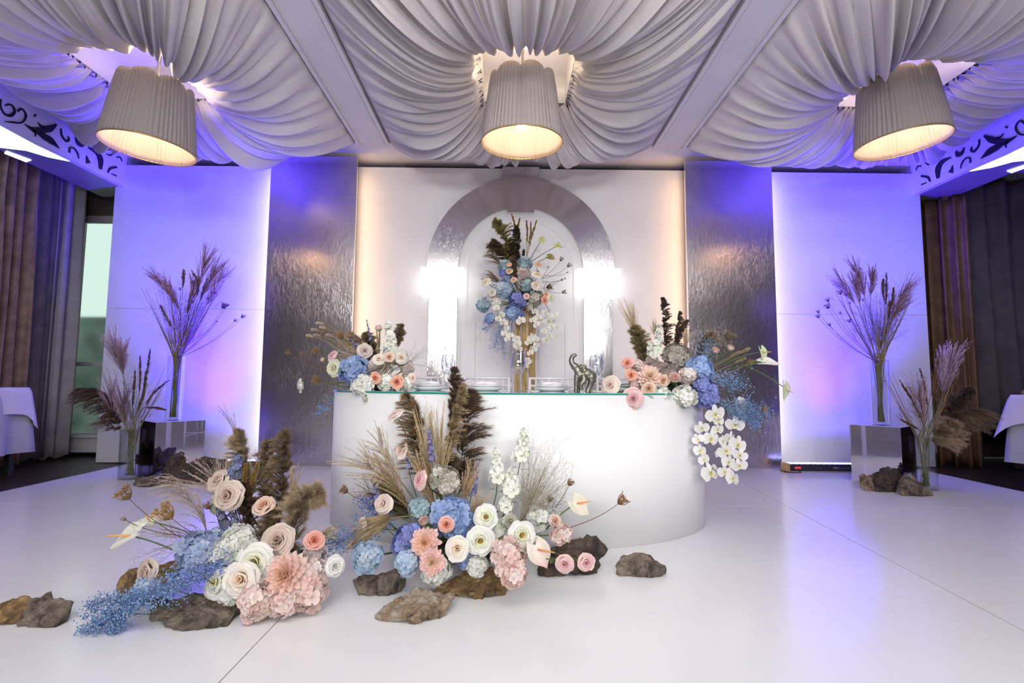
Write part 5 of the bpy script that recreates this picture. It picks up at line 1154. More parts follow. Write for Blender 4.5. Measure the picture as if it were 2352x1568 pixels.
for x, y, r_, lb in ((784, 775, 12, 'dried umbel above the pink buds, left bar group'), (731, 873, 12, 'dried fuzzy head beside the outermost white rose'), (664, 811, 8, 'golden dried head farthest over the left foil'), (696, 812, 6, 'second golden dried head over the left foil'), (729, 808, 10, 'third golden dried head, nearest the pink buds'), (748, 763, 7, 'small dried head under the hare-tail grasses')):
    seedhead(A, x, y, r_, 3.2, lb, c='8f6c40')
Hy(A, 'blue', 815, 852, 37, 3.1, 'light blue hydrangea on the left corner of the bar', n=96); Hy(A, 'white', 835, 885, 26, 2.98, 'white hydrangea spilling over the bar edge below the blue one'); Hy(A, 'white', 905, 822, 28, 3.15, 'white hydrangea behind the little peach rose, left bar group')
Hy(A, 'white', 890, 880, 22, 3.05, 'white hydrangea between the two orange ranunculus'); Hy(A, 'white', 930, 880, 16, 3.05, 'small white hydrangea beside the rightmost orange ranunculus'); Hy(A, 'mauve', 862, 838, 18, 3.1, 'faded mauve hydrangea above the first orange ranunculus'); Hy(A, 'mauve', 935, 845, 16, 3.12, 'blush hydrangea at the plate end of the left bar group')
B_(A, 'orange', 862, 868, 14, 2.98, 'orange ranunculus nearer the blue hydrangea on the bar', d=(-.1, -1, .1), join=False); B_(A, 'orange', 912, 877, 16, 2.96, 'orange ranunculus nearer the plates on the left of the bar', d=(.1, -1, .1), join=False)
B_(A, 'greencream', 768, 846, 18, 3.1, 'greenish cream rose left of the light blue hydrangea', d=(-.4, -.9, .1)); B_(A, 'mauve', 838, 806, 16, 3.15, 'mauve-beige rose above the light blue hydrangea', d=(.1, -.9, .3)); B_(A, 'bud', 741, 826, 9, 3.15, 'small pink bud outermost of two, left bar group', d=(-.6, -.7, .2)); B_(A, 'pink', 764, 817, 12, 3.15, 'pink rose beside the small pink bud', d=(-.4, -.8, .4))
B_(A, 'whiterose', 690, 885, 14, 3.1, 'white rose on a long stem in front of the left foil', d=(-.8, -.6, -.1)); B_(A, 'bud', 870, 754, 13, 3.2, 'peach rosebud rising beside the white delphinium', d=(-.3, -.4, .8)); B_(A, 'peach', 894, 820, 13, 3.02, 'little peach rose on white hydrangea', d=(0, -.9, .3)); B_(A, 'cream', 870, 825, 13, 3.05, 'cream rose left of the little peach rose')
B_(A, 'cream', 921, 822, 13, 3.06, 'cream rose right of the little peach rose'); B_(A, 'blush', 947, 868, 11, 3.05, 'blush rose touching the left plates', d=(.6, -.8, .1)); B_(A, 'whitebud', 838, 915, 10, 2.93, 'white bud under the bar edge hydrangea', d=(0, -.9, -.4))
airy(A, (930, 840), (930, 790, 985, 850), 3.2, 'faint misty sprig between left bar flowers and pilaster', 12, 'a8a8a4', bl='c0c0c0')
filler(A, [(790, 895), (765, 915), (745, 935), (725, 950)], 3.25, 'sparse light blue sprig hanging in front of the left foil', '7fb0d4', 'a8cde4', 12, 60)

# ================================================================ BAR, SOFA SIDE ARRANGEMENT
A = arrangement('barright', at(1560, 885, 3.3)*[1, 1, 0]+[0, 0, ZS+.03], 'the right bar arrangement')
foam(A, .34, .12, .07, 'green foam block under the right flowers on the bar', (0, 0, -.03), 24, .07)
pampas(A, [(1480, 835), (1470, 790), (1455, 750)], 3.3, 'olive beige pampas plume at the elephant end of the right bar flowers', '6d6044', 'a8986f', 26); silver(A, [(1462, 770), (1452, 735), (1445, 700)], 3.3, 'fanned tan feather grass above the olive pampas', 'b09c7c', 'd8c8a6', 62, .3, nb=34, nh=50, droop=.0)
pampas(A, [(1530, 820), (1530, 750), (1522, 682)], 3.35, 'tallest dark pampas plume of the right bar flowers', '2e2520', '5d4c42', 14, out=.65); pampas(A, [(1548, 815), (1555, 765), (1562, 715)], 3.35, 'second dark pampas plume beside the tallest', '332923', '665448', 11, out=.6); pampas(A, [(1555, 790), (1565, 755), (1580, 735)], 3.35, 'thin arched dark pampas plume nearest the right foil', '43362e', '7a685a', 9, out=.6)
silver(A, [(1570, 810), (1578, 775), (1586, 745)], 3.35, 'tan feather grass behind the dark pampas, at the panel edge', 'b09c80', 'dcc8a8', 40, .25, nb=20, droop=0); silver(A, [(1515, 800), (1505, 760), (1502, 730)], 3.35, 'tan feather grass left of the tallest dark pampas', 'b09c80', 'dcc8a8', 34, .25, nb=16, droop=0)
pampas(A, [(1560, 850), (1525, 840), (1490, 825)], 3.05, 'soft mauve-grey pampas plume lying behind the peach dahlia', 'a0908a', 'c8bab4', 20); pampas(A, [(1600, 815), (1615, 785), (1635, 765)], 3.3, 'brown pampas plume against the right foil', '5c4e3e', '94846c', 16); silver(A, [(1620, 800), (1640, 775), (1665, 755)], 3.3, 'loose dry grass behind the pink buds against the right foil', '8a7a60', 'b8a888', 40, .6, nb=20)
for i, (x, y) in enumerate(((1722, 800), (1700, 808), (1712, 822), (1735, 828))): foxtail(A, [(x-26, y+12), (x-12, y+5), (x, y)], 3.2, 'green-beige ear of grass over the right foil, %s' % ('highest', 'second highest, shorter', 'second lowest', 'lowest, furthest out')[i], 5, '7d7350', 'b0a47c')
spike(A, (1508, 815), (1514, 745), 16, 3.25, 'white delphinium spike left of the tallest dark pampas', ('f4f4ee', 'fafaf6', 'eaeede'), 'delphinium_spike', 20, 'b8c484'); spike(A, (1500, 825), (1490, 788), 15, 3.22, 'short white delphinium beside the olive pampas', ('eef0e2', 'f6f6ee'), 'delphinium_spike', 12, 'b8c484')
Hy(A, 'beige', 1553, 818, 32, 3.2, 'grey-green hydrangea below the dark pampas plumes', n=90); Hy(A, 'blue', 1605, 848, 33, 3.08, 'cornflower blue hydrangea on the right end of the bar', n=96); Hy(A, 'royal', 1622, 905, 30, 3.0, 'deep blue hydrangea spilling over the right bar corner', n=96); Hy(A, 'royal', 1612, 885, 22, 3.0, 'smaller deep blue hydrangea joining the two blue ones')
Hy(A, 'white', 1520, 905, 20, 2.95, 'white hydrangea at the bar edge under the peach roses'); Hy(A, 'white', 1572, 908, 26, 2.95, 'white hydrangea at the bar edge left of the deep blue one'); Hy(A, 'blushwhite', 1582, 862, 22, 3.05, 'blush white hydrangea behind the closed peony'); Hy(A, 'pink', 1470, 845, 20, 3.1, 'pale pink hydrangea between the orange ranunculus'); Hy(A, 'pink', 1460, 880, 16, 3.05, 'pink hydrangea above the hanging pink rose')
bloom('dahlia', A, 1492, 864, 31, 2.98, dahlia_kit('f6bcb0', 'f6c4a0', 'f0e0a0', 66, 1), 'peach dahlia on the right end of the bar', d=(-.05, -.95, .3))
B_(A, 'coral', 1441, 834, 15, 3.0, 'coral ranunculus, upper of two near the right wine glass', d=(-.3, -.9, .2), join=False); B_(A, 'orange', 1450, 861, 14, 2.96, 'orange ranunculus, lower of two near the right wine glass', d=(-.2, -1, .1), join=False); B_(A, 'dustypeach', 1490, 892, 16, 2.93, 'pale orange rose under the peach dahlia', join=False); B_(A, 'dustypeach', 1524, 874, 15, 2.98, 'pale orange rose between dahlia and closed peony', join=False)
B_(A, 'bud', 1548, 868, 18, 2.96, 'closed blush peony in the middle of the right bar group', d=(.1, -.9, .4), squash=(1.25, 1.25, .9)); B_(A, 'blush', 1402, 885, 20, 2.93, 'beige rose lying on the glass beside the wine glass', d=(-.5, -.8, .2)); B_(A, 'pink', 1454, 915, 22, 2.82, 'large pink rose hanging over the bar edge', d=(-.2, -.95, -.1)); B_(A, 'bud', 1643, 806, 14, 3.1, 'pink rosebud left of a pair against the right foil', d=(.1, -.6, .6)); B_(A, 'bud', 1677, 800, 14, 3.1, 'pink rosebud right of a pair against the right foil', d=(.3, -.5, .7))
B_(A, 'whiterose', 1703, 930, 17, 2.98, 'white ruffled rose above the orchids', d=(.4, -.9, .2)); B_(A, 'whitebud', 1675, 940, 12, 3.0, 'white bud left of the ruffled white rose')
seedhead(A, 1672, 777, 15, 3.15, 'fuzzy dried head above the pair of pink rosebuds', c='7a6848'); seedhead(A, 1718, 835, 9, 3.1, 'dried head between the grass ears and calla stems', c='8f7a50'); seedhead(A, 1752, 940, 9, 2.95, 'golden dried head beyond the outer blue filler', c='b08850')
filler(A, [(1600, 840), (1622, 810), (1625, 785)], 3.2, 'light blue filler spray rising beside the pink buds', '7fa6c8', 'a4c4dc', 20, 100); filler(A, [(1640, 875), (1670, 875), (1710, 880)], 3.0, 'light blue filler spray above the white ruffled rose', '7fa6d0', 'a4c4e4', 22, 150); filler(A, [(1690, 930), (1720, 950), (1755, 955)], 2.95, 'dense blue filler spray outermost over the right foil', '7398cc', '9dbce4', 26, 240)
filler(A, [(1660, 920), (1685, 950), (1700, 960)], 2.95, 'light blue filler between the ruffled rose and orchids', '7fa6d0', 'a4c4e4', 16, 90); filler(A, [(1720, 925), (1725, 955), (1735, 980)], 2.96, 'lowest blue filler tip beside the orchids', '7398cc', '9dbce4', 14, 90)
anthurium(A, 1750, 808, 28, 3.1, 'green-white anthurium, upper of the trio over the right foil', (.5, -.8, .2), (.25, 0, -1), 'dfe8c0', 'e8e0a0', frm=(1660, 840), edge='f0f2e0'); anthurium(A, 1758, 832, 34, 3.08, 'white anthurium with salmon spadix over the right foil', (-.2, -.5, .85), (.85, 0, -.5), 'f4f4ec', 'f2b894', frm=(1665, 850), spdir=(1, -.1, -.3)); anthurium(A, 1802, 890, 32, 3.05, 'green-tinged anthurium hanging in front of the right white panel', (.6, -.8, .1), (-.1, 0, -1), 'e6ecd0', 'e8e0b0', frm=(1700, 835), spdir=(.9, -.2, -.6))
orchid_spray(A, [(1625, 905), (1640, 940), (1618, 985), (1618, 1030), (1632, 1068), (1655, 1090)], [(1642, 950, 24), (1612, 982, 17), (1632, 1006, 22), (1648, 985, 16), (1607, 1034, 17), (1616, 1054, 15), (1630, 1084, 27), (1650, 965, 15), (1603, 1008, 14)], 2.98, 'white orchid spray trailing down nearest the bar')
orchid_spray(A, [(1668, 880), (1676, 920), (1680, 970), (1676, 1010), (1690, 1050), (1680, 1090)], [(1688, 974, 21), (1674, 1006, 19), (1694, 1020, 22), (1667, 1034, 21), (1700, 1044, 17), (1673, 1060, 19), (1698, 1068, 18), (1664, 1083, 17), (1682, 1098, 20), (1652, 1042, 14), (1660, 1012, 14)], 3.0, 'white orchid spray curling down outermost below the blue filler')
# ================================================================ TALL CENTRE ARRANGEMENT ON ITS STAND
YS_ = 4.8
sx_ = at(1205, 860, YS_)[0]
st = empty('flower_stand', (sx_, YS_, 0), 'tall stand of clear rods and golden raffia posts behind the bar', 'flower stand')
MB().box((-.20, -.16, 0), (.20, .16, .02)).build('base_plate', 'bar_white', st, bevel=.004)
zt = at(1200, 700, YS_)[2]
for i, (dx0, dx1, dy, r_) in enumerate(((-.075, -.065, .02, .024), (.0, .0, -.02, .026), (.09, .07, .03, .034))):
    P = spline([(dx0, dy, .02), (dx0+.004, dy, .6), (dx1-.004, dy, 1.1), (dx1, dy, zt)], 16)
    b = MB()
    for k in range(14):
        a = k*2.4; rr = r_*math.sqrt((k+.5)/14); b.tube(P+np.array([rr*math.cos(a), rr*math.sin(a), 0])+np.c_[.004*np.sin(np.arange(16)*1.3+k), .004*np.cos(np.arange(16)*1.7+k), np.zeros(16)], .0055, n=5)
    tag(b.build('raffia_post', 'raffia', st, True), kind='stuff')
for dx, dy in ((-.13, -.1), (.13, -.1), (-.13, .1), (.13, .1)): MB().tube([(dx, dy, .02), (dx, dy, zt-.1)], .008, n=8).build('clear_rod', 'glass', st, True)
A = arrangement('centre', np.array([sx_, YS_, zt+.02]), 'the tall arrangement')
foam(A, .20, .16, .12, 'green foam block inside the tall arrangement before the arch', (0, 0, -.03), 30, .12)
Y = YS_
pampas(A, [(1172, 600), (1160, 550), (1150, 520), (1135, 508)], Y, 'olive fluffy pampas plume under the arch crown', '6c6636', 'a39c62', 19); pampas(A, [(1168, 600), (1150, 570), (1135, 555)], Y, 'brown pampas plume below the olive one', '3c2d20', '6f5640', 18)
pampas(A, [(1190, 600), (1190, 550), (1186, 520)], Y, 'very dark pampas plume in the middle under the arch', '241a14', '4c3b2e', 13); pampas(A, [(1180, 615), (1178, 580), (1175, 550)], Y, 'dark brown pampas plume behind the topmost blue hydrangea', '2c2018', '59452f', 16); pampas(A, [(1185, 640), (1182, 610), (1180, 590)], Y-.1, 'mid brown pampas tuft between the peach roses', '5c4636', '8b7258', 13)
pampas(A, [(1200, 598), (1203, 585), (1204, 572)], Y, 'tiny dark pampas tip near the foxtails', '241a14', '4c3b2e', 4)
silver(A, [(1150, 610), (1130, 585), (1112, 578)], Y, 'grey-tan feather grass, upper of two on the window side of the tall arrangement', '7d705c', 'ac9d84', 38, .4, nb=34, droop=.35); silver(A, [(1150, 650), (1130, 635), (1115, 632)], Y, 'grey-tan feather grass, lower of two on the window side of the tall arrangement', '7d705c', 'ac9d84', 34, .4, nb=34, droop=.35)
for pts, lb in (([(1186, 540), (1182, 515), (1175, 490)], 'thick ochre foxtail touching the keystone'), ([(1190, 540), (1190, 520), (1194, 500)], 'slim ochre foxtail beside the thick one'), ([(1210, 560), (1211, 530), (1209, 505)], 'left foxtail of the trio above the green anthuriums'),
                ([(1214, 560), (1219, 535), (1219, 508)], 'middle foxtail of the trio above the green anthuriums'), ([(1216, 565), (1225, 530), (1233, 505)], 'right foxtail of the trio above the green anthuriums')): foxtail(A, pts, Y, lb, 4, '6d5014', 'a08036')
for c, x, y, r_, lb in (('teal', 1160, 610, 15, 'soft blue hydrangea under the dark pampas, window side'), ('teal', 1206, 604, 17, 'topmost teal hydrangea of the tall arrangement'), ('teal', 1212, 655, 17, 'teal hydrangea beside the cream roses'), ('pale', 1158, 665, 22, 'largest light blue hydrangea of the tall arrangement'),
                        ('royal', 1190, 690, 21, 'vivid royal blue hydrangea in the middle of the tall arrangement'), ('blue', 1178, 717, 19, 'cornflower hydrangea under the royal blue one'), ('royal', 1158, 625, 12, 'small royal blue hydrangea beside the peach buds'), ('beige', 1228, 686, 18, 'grey-green hydrangea right of the royal blue one'),
                        ('mauve', 1202, 628, 17, 'mauve-grey hydrangea under the topmost teal one'), ('teal', 1112, 700, 18, 'pale teal hydrangea hanging outermost, window side'), ('blushwhite', 1128, 686, 14, 'white hydrangea behind the pale teal one'), ('blue', 1125, 732, 13, 'blue hydrangea hanging below the pale teal one'),
                        ('dustyblue', 1168, 642, 12, 'dusty blue hydrangea between peach roses and feather grass'), ('royal', 1195, 722, 10, 'dark blue hydrangea bit behind the raffia post'), ('beige', 1218, 705, 12, 'green-grey hydrangea above the orchids'), ('white', 1140, 695, 14, 'white hydrangea left of the cornflower one')):
    Hy(A, c, x, y, r_, Y-.12, lb)
for kd, x, y, r_, lb in (('dustypeach', 1170, 623, 9, 'lower peach ranunculus beside the feather grass'), ('dustypeach', 1169, 608, 7, 'peach ranunculus bud above the other'), ('dustypeach', 1180, 643, 8, 'peach rose in the centre of the tall arrangement'), ('dustypeach', 1236, 608, 9, 'peach rosebud under the green anthuriums'),
                         ('cream', 1234, 631, 11, 'cream rose with peach heart, upper of two'), ('cream', 1231, 656, 11, 'cream rose with orange heart, lower of two'), ('coral', 1250, 690, 9, 'coral pink ranunculus on the sofa side of the tall arrangement'), ('coral', 1254, 676, 7, 'small coral bud above the coral ranunculus'),
                         ('pink', 1209, 680, 7, 'pink rosebud right of the royal blue hydrangea'), ('cream', 1117, 648, 11, 'faded cream rose outermost on the window side'), ('white', 1130, 672, 9, 'white peony under the faded cream rose'), ('greencream', 1265, 684, 9, 'greenish white rose outermost on the sofa side')):
    B_(A, kd, x, y, r_, Y-.2, lb)
anthurium(A, 1244, 552, 15, Y, 'pale green anthurium, upper of two beneath the arch', (.1, -.9, .3), (.2, 0, .7), 'd3d99a', 'e8e6a0', frm=(1216, 600)); anthurium(A, 1280, 565, 17, Y, 'pale green anthurium, lower of two, nearest the arch band', (.1, -.7, .7), (.8, 0, .1), 'dbe29a', 'e8e6a0', frm=(1216, 605)); anthurium(A, 1262, 590, 16, Y, 'pink and green rolled anthurium', (.0, -.9, .4), (.8, 0, -.3), '8f9e4a', 'f0a080', frm=(1228, 606), edge='f2a0a0')
for x, y, r_, fr, lb in ((1288, 597, 7, (1245, 640), 'dried head outermost near the arch, highest of the fan'), (1305, 611, 7, (1245, 640), 'dried head farthest out over the white niche'), (1302, 626, 3, (1250, 632), 'tiny dried head under the farthest one'), (1297, 640, 3, (1245, 645), 'tiny dried head in mid fan'), (1289, 643, 4, (1245, 648), 'tiny dried head beside the mid fan one'),
                         (1293, 671, 7, (1250, 665), 'dried head lowest of the fan'), (1258, 660, 9, (1235, 660), 'dark dried head close to the cream roses'), (1259, 614, 3, (1243, 640), 'tiny dried head nearest the peach rosebud')): seedhead(A, x, y, r_, Y-.1, lb, c='5c4a30', frm=fr)
filler(A, [(1130, 740), (1120, 750), (1112, 757)], Y-.1, 'blue filler spray under the hanging hydrangea', '6f8fd0', '9cb4e6', 12, 60); filler(A, [(1150, 750), (1142, 775), (1135, 800)], Y-.1, 'light blue filler spray hanging before the white niche', '8fb0e0', 'bcd2f0', 20, 180); filler(A, [(1155, 780), (1155, 800), (1160, 815)], Y-.1, 'lowest light blue filler tip beside the raffia posts', '8fb0e0', 'bcd2f0', 12, 70); airy(A, (1250, 670), (1250, 640, 1285, 675), Y-.1, 'tiny dark sprig near the dark dried head', 8, '5c4a38')
orchid_spray(A, [(1150, 690), (1142, 712), (1152, 735), (1165, 755), (1170, 775)], [(1140, 706, 9), (1152, 722, 10), (1145, 732, 9), (1157, 740, 11), (1164, 752, 9), (1160, 765, 10), (1172, 770, 9), (1165, 778, 9)], Y-.15, 'white orchid spray on the window side of the raffia posts', joined=True)
orchid_spray(A, [(1200, 715), (1198, 740), (1190, 765), (1188, 795)], [(1196, 736, 12), (1186, 778, 10), (1188, 790, 12), (1192, 800, 9)], Y-.2, 'white orchid spray hanging in front of the raffia posts', joined=True)
orchid_spray(A, [(1225, 700), (1230, 740), (1226, 780), (1215, 815), (1212, 845)], [(1229, 715, 9), (1236, 728, 10), (1224, 735, 9), (1232, 745, 9), (1222, 775, 12), (1214, 785, 10), (1230, 778, 10), (1226, 800, 10), (1218, 810, 9), (1212, 828, 10), (1208, 840, 8), (1232, 790, 9)], Y-.15, 'longest white orchid spray reaching lowest above the glasses', joined=True)
orchid_spray(A, [(1248, 690), (1262, 715), (1270, 745), (1262, 775)], [(1252, 718, 10), (1262, 725, 9), (1258, 738, 10), (1270, 735, 9), (1275, 722, 8), (1266, 748, 9), (1250, 760, 9), (1262, 768, 9), (1274, 772, 8), (1255, 780, 11), (1243, 735, 9), (1278, 752, 7)], Y-.1, 'white orchid spray on the sofa side of the tall arrangement', joined=True)

# ================================================================ GRASSES IN GLASS VASES
def vase(base, w_, h_, label, top=None):
    e = empty('glass_vase', base, label, 'vase', 'tall clear glass vases'); r = w_/2; r2 = r*1.06
    def ring(n=24):      # rounded square section
        a = (np.arange(n)+.5)*2*math.pi/n; c, s = np.cos(a), np.sin(a); k = (np.abs(c)**4+np.abs(s)**4)**-.25; return np.c_[c*k, s*k]
    q = ring(); P = []
    for rr, z in ((.02, 0), (r, 0), (r2, h_), (r2-.005, h_), (r-.006, .018), (.02, .016)): P.append(np.c_[q*rr, np.full(24, z)])
    b = MB().grid(np.array(P), closed=True); b.add(P[0], [tuple(range(24))[::-1]]); b.add(P[-1], [tuple(range(24))]); b.build('glass_body', 'glass', e, False); return e
def vstems(A, p, T0): return None
def vgrass(A, kind, pts, Y, label, **k):
    W0 = at(*pts[0], Y); e = kind(A, pts, Y, label, stem=False, **k)
    nk = A.neck+np.array([rnd.uniform(-1, 1)*A.nr, rnd.uniform(-1, 1)*A.nr, 0])-W0; bt_ = A.base+np.array([rnd.uniform(-1, 1)*A.nr*.7, rnd.uniform(-1, 1)*A.nr*.7, 0])-W0
    T = (at(*pts[1], Y)-W0); T /= np.linalg.norm(T)
    P = np.vstack([bez((0, 0, 0), -T*np.linalg.norm(nk)*.35, nk, 7)[:-1], bez(nk, nk*.6+bt_*.4, bt_, 4)])
    MB().tube(P, .0022, .0024, 5, hx('6f7a44'), hx('8c8a58')).build('stalk', 'stem', e, True)
def vhead(A, x, y, r_, Y, label, nkp=None):
    p = at(x, y, Y); e = seedhead(A, x, y, r_, Y, label, c='5a3a36', frm=A.npx)
class VA(Arr): pass
def vase_arr(base, w_, h_, vlabel, d):
    vase(base, w_, h_, vlabel); A = VA(); A.base = np.array(base)+[0, 0, .03]; A.neck = np.array(base)+[0, 0, h_]; A.nr = w_*.32; A.d = d
    q = A.neck-np.array([0, 0, H]); z = q@AX[2]; A.npx = (1176+F*(q@AX[0])/z, 784-F*(q@AX[1])/z+6); return A
def extra_stalks(A, n, label, lo=.6):
    e = empty('grass_bundle', A.base, label, 'dried grass'); b = MB(); r_ = random.Random(n)
    for i in range(n):
        a = r_.uniform(0, 6.28); q0 = np.array([math.cos(a), math.sin(a), 0])*A.nr*.7*r_.random(); a2 = a+2.5; hn = A.neck[2]-A.base[2]; q1 = np.array([math.cos(a2)*A.nr, math.sin(a2)*A.nr*.8, hn])
        sp = r_.uniform(.15, .60); q2 = q1+np.array([math.cos(a2)*sp*.55, math.sin(a2)*sp*.25, sp*1.1])
        b.tube(spline([q0, (q0+q1)/2, q1, q2], 9), .0024, .0015, 4, hx('6f7a44')*r_.uniform(.7, 1.2), hx('8f7a5c')*r_.uniform(.8, 1.1), cap=False)
        if i % 3 == 0: 
            lb_ = MB(); leaf(b, q2-[0, 0, .1], np.array([math.cos(a2), -.3, 1.]), .16, .008, hx('8a7650'), droop=.5)
    tag(b.build('stalks', 'stem', e), kind='stuff')
# window side, on the cube
A = vase_arr(BL, .125, .62, 'tall clear glass vase standing on the left mirrored cube', 'the vase on the left cube'); Y = A.base[1]
PK = dict(c0='8f6f74', c1='c9a6ac')
for pts, lb, L in (([(400, 700), (375, 655), (345, 625)], 'lilac feather grass reaching furthest to the window, on the left cube', 50), ([(455, 660), (465, 620), (475, 590)], 'tallest fluffy pinkish feather grass on the left cube', 62), ([(465, 680), (485, 640), (500, 610)], 'pinkish feather grass leaning to the foil, on the left cube', 56), ([(475, 700), (495, 660), (512, 630)], 'outermost pinkish feather grass towards the left foil', 50), ([(410, 710), (395, 680), (385, 655)], 'short lilac feather grass next to the furthest one', 44), ([(440, 700), (445, 670), (447, 640)], 'upright lilac feather grass in mid bunch, left cube', 40)):
    vgrass(A, silver, pts, Y, lb, L=L, nb=46, fan=.8, nh=60, out=.28, droop=.10, **PK)
for pts, lb in (([(452, 680), (455, 650), (440, 620)], 'brown seed spike in mid bunch, left cube'), ([(420, 660), (421, 640), (422, 618)], 'thin dark seed spike standing free, left cube'), ([(395, 750), (380, 725), (368, 700)], 'brown spike hanging low at the window side, left cube'), ([(460, 690), (470, 660), (478, 640)], 'brown spike beside the tallest feather grass'), ([(430, 720), (436, 690), (440, 665)], 'brown spike low in the middle, left cube')): vgrass(A, foxtail, pts, Y, lb, w_=6, c0='5a4038', c1='8f6f64')
for x, y, r_, lb in ((513, 706, 9, 'largest dark dried head beside the left foil'), (521, 702, 5, 'small dried head touching the largest one'), (556, 728, 6, 'dried head farthest out towards the foil'), (539, 737, 5, 'dried head next to the farthest one'), (493, 674, 5, 'dried head above the largest one'), (475, 687, 4, 'dried head within the bunch edge'), (497, 739, 3, 'tiny dried head under the largest one'), (414, 665, 5, 'dried head on the window side of the bunch'), (445, 650, 6, 'dried head under the tall feather grass')): vhead(A, x, y, r_, Y-.05, lb+', left cube')
extra_stalks(A, 90, 'bundle of green-brown stalks in the vase on the left cube'); airy(A, (420, 800), (375, 650, 490, 780), Y, 'misty fine grass around the bunch on the left cube', 100, '6a4a4a', bl='8f6f78')
# sofa side, on the cube
A = vase_arr(BR, .125, .60, 'tall clear glass vase standing on the right mirrored cube', 'the vase on the right cube'); Y = A.base[1]; PK = dict(c0='8a6c78', c1='b795a6')
for pts, lb, L in (([(1965, 700), (1945, 670), (1925, 645)], 'fluffy lilac feather grass nearest the dried heads, right cube', 54), ([(1985, 680), (1975, 640), (1962, 608)], 'tallest lilac feather grass on the right cube', 50), ([(2000, 680), (2003, 650), (2002, 625)], 'slim lilac feather grass in the middle, right cube', 34), ([(2050, 710), (2070, 680), (2085, 655)], 'lilac feather grass leaning to the brown curtain, right cube', 54), ([(2045, 740), (2060, 715), (2072, 700)], 'low lilac feather grass towards the curtain, right cube', 50), ([(1975, 700), (1968, 670), (1965, 645)], 'lilac feather grass behind the tallest one, right cube', 50)):
    vgrass(A, silver, pts, Y, lb, L=L, nb=46, fan=.8, nh=60, out=.28, droop=.10, **PK)
for pts, lb in (([(2030, 690), (2028, 660), (2029, 640)], 'brown seed spike, highest of three on the right cube'), ([(2034, 700), (2036, 665), (2036, 625)], 'slender brown seed spike beside the highest one'), ([(2046, 710), (2050, 685), (2053, 660)], 'brown seed spike nearest the curtain, right cube'), ([(2040, 730), (2042, 710), (2044, 690)], 'short brown spike low in the bunch, right cube')): vgrass(A, foxtail, pts, Y, lb, w_=6, c0='54402e', c1='8a7058')
for x, y, r_, lb in ((1930, 674, 7, 'dark dried head highest of the fan'), (1944, 678, 4, 'small dried head beside the highest one'), (1902, 691, 6, 'dried head second highest at the outside'), (1902, 706, 8, 'biggest dark dried head of the fan'), (1880, 717, 5, 'outermost small dried head'), (1880, 728, 6, 'outermost dried head just below the small one'), (1906, 747, 5, 'lowest dried head of the fan'), (1930, 720, 4, 'dried head in the middle of the fan'), (1952, 738, 6, 'brown dried head closer to the bunch'), (1952, 697, 4, 'little dried head at the bunch edge'), (1982, 690, 4, 'dried head within the feather grasses')): vhead(A, x, y, r_, Y-.05, lb+', right cube')
extra_stalks(A, 90, 'bundle of green-brown stalks in the vase on the right cube'); airy(A, (2020, 800), (1965, 660, 2080, 770), Y, 'misty fine grass around the bunch on the right cube', 100, '5c4646', bl='8a6c78')
# floor vases
b0 = fl(283, 1103); A = vase_arr((b0[0], b0[1]+.08, 0), .155, .44, 'clear glass vase on the floor left of the left cube', 'the left floor vase'); Y = A.base[1]; PK = dict(c0='8f7478', c1='c4a8ac')
pampas(A, [(275, 985), (255, 935), (220, 900), (180, 895)], Y, 'dark brown pampas plume arching to the window, left floor vase', '3e302b', '7d675c', 26, stem=False, out=.6, droop=.9); vgrass(A, silver, [(265, 985), (235, 968), (200, 962)], Y, 'low grey feather grass reaching to the window, left floor vase', c0='7a6866', c1='a89498', L=44, nb=30, out=.35, droop=.5)
for pts, lb, L in (([(278, 850), (268, 815), (258, 785)], 'tallest fluffy lilac feather grass of the left floor vase', 60), ([(284, 860), (280, 825), (282, 800)], 'lilac feather grass right behind the tallest, left floor vase', 44), ([(262, 970), (255, 930), (250, 890)], 'soft lilac feather grass low in the left floor vase', 60), ([(285, 980), (282, 940), (285, 900)], 'soft pinkish feather grass in the middle of the left floor vase', 50)): vgrass(A, silver, pts, Y, lb, L=L, nb=50, fan=.8, nh=70, out=.3, droop=.12, **PK)
for pts, lb in (([(320, 900), (322, 860), (322, 815)], 'tall brown seed spike, left floor vase'), ([(330, 890), (340, 840), (345, 800)], 'tallest thin seed spike, left floor vase'), ([(325, 920), (333, 885), (335, 850)], 'reddish seed spike beside the tall brown one'), ([(335, 930), (355, 900), (390, 872)], 'dry blade bending to the cube, left floor vase'), ([(335, 935), (360, 937), (382, 941)], 'lowest horizontal dry blade, left floor vase'), ([(305, 930), (308, 890), (310, 850)], 'inner brown seed spike, left floor vase'), ([(315, 945), (325, 920), (333, 895)], 'short brown seed spike, left floor vase')): vgrass(A, foxtail, pts, Y, lb, w_=5, c0='4f3b34', c1='8a6a5c')
extra_stalks(A, 40, 'bundle of green stalks in the left floor vase'); airy(A, (300, 960), (270, 840, 370, 960), Y, 'misty fine grass in the left floor vase', 24, '7d6a62', bl='9a8478')
b0 = fl(2144, 1128); A = vase_arr((b0[0], b0[1]+.08, 0), .155, .44, 'clear glass vase on the floor beside the right cube and brown curtain', 'the right floor vase'); Y = A.base[1]; PK = dict(c0='8f7884', c1='bfa8b8')
vgrass(A, silver, [(2170, 900), (2180, 850), (2190, 810)], Y, 'tallest pale lilac feather grass, right floor vase', L=62, nb=60, fan=.8, nh=70, out=.35, droop=.12, c0='a08a96', c1='d4c0d0'); vgrass(A, silver, [(2165, 900), (2165, 850), (2170, 815)], Y, 'pale lilac feather grass left of the tallest, right floor vase', L=50, nb=50, fan=.8, nh=70, out=.25, droop=.05, c0='a08a96', c1='d4c0d0')
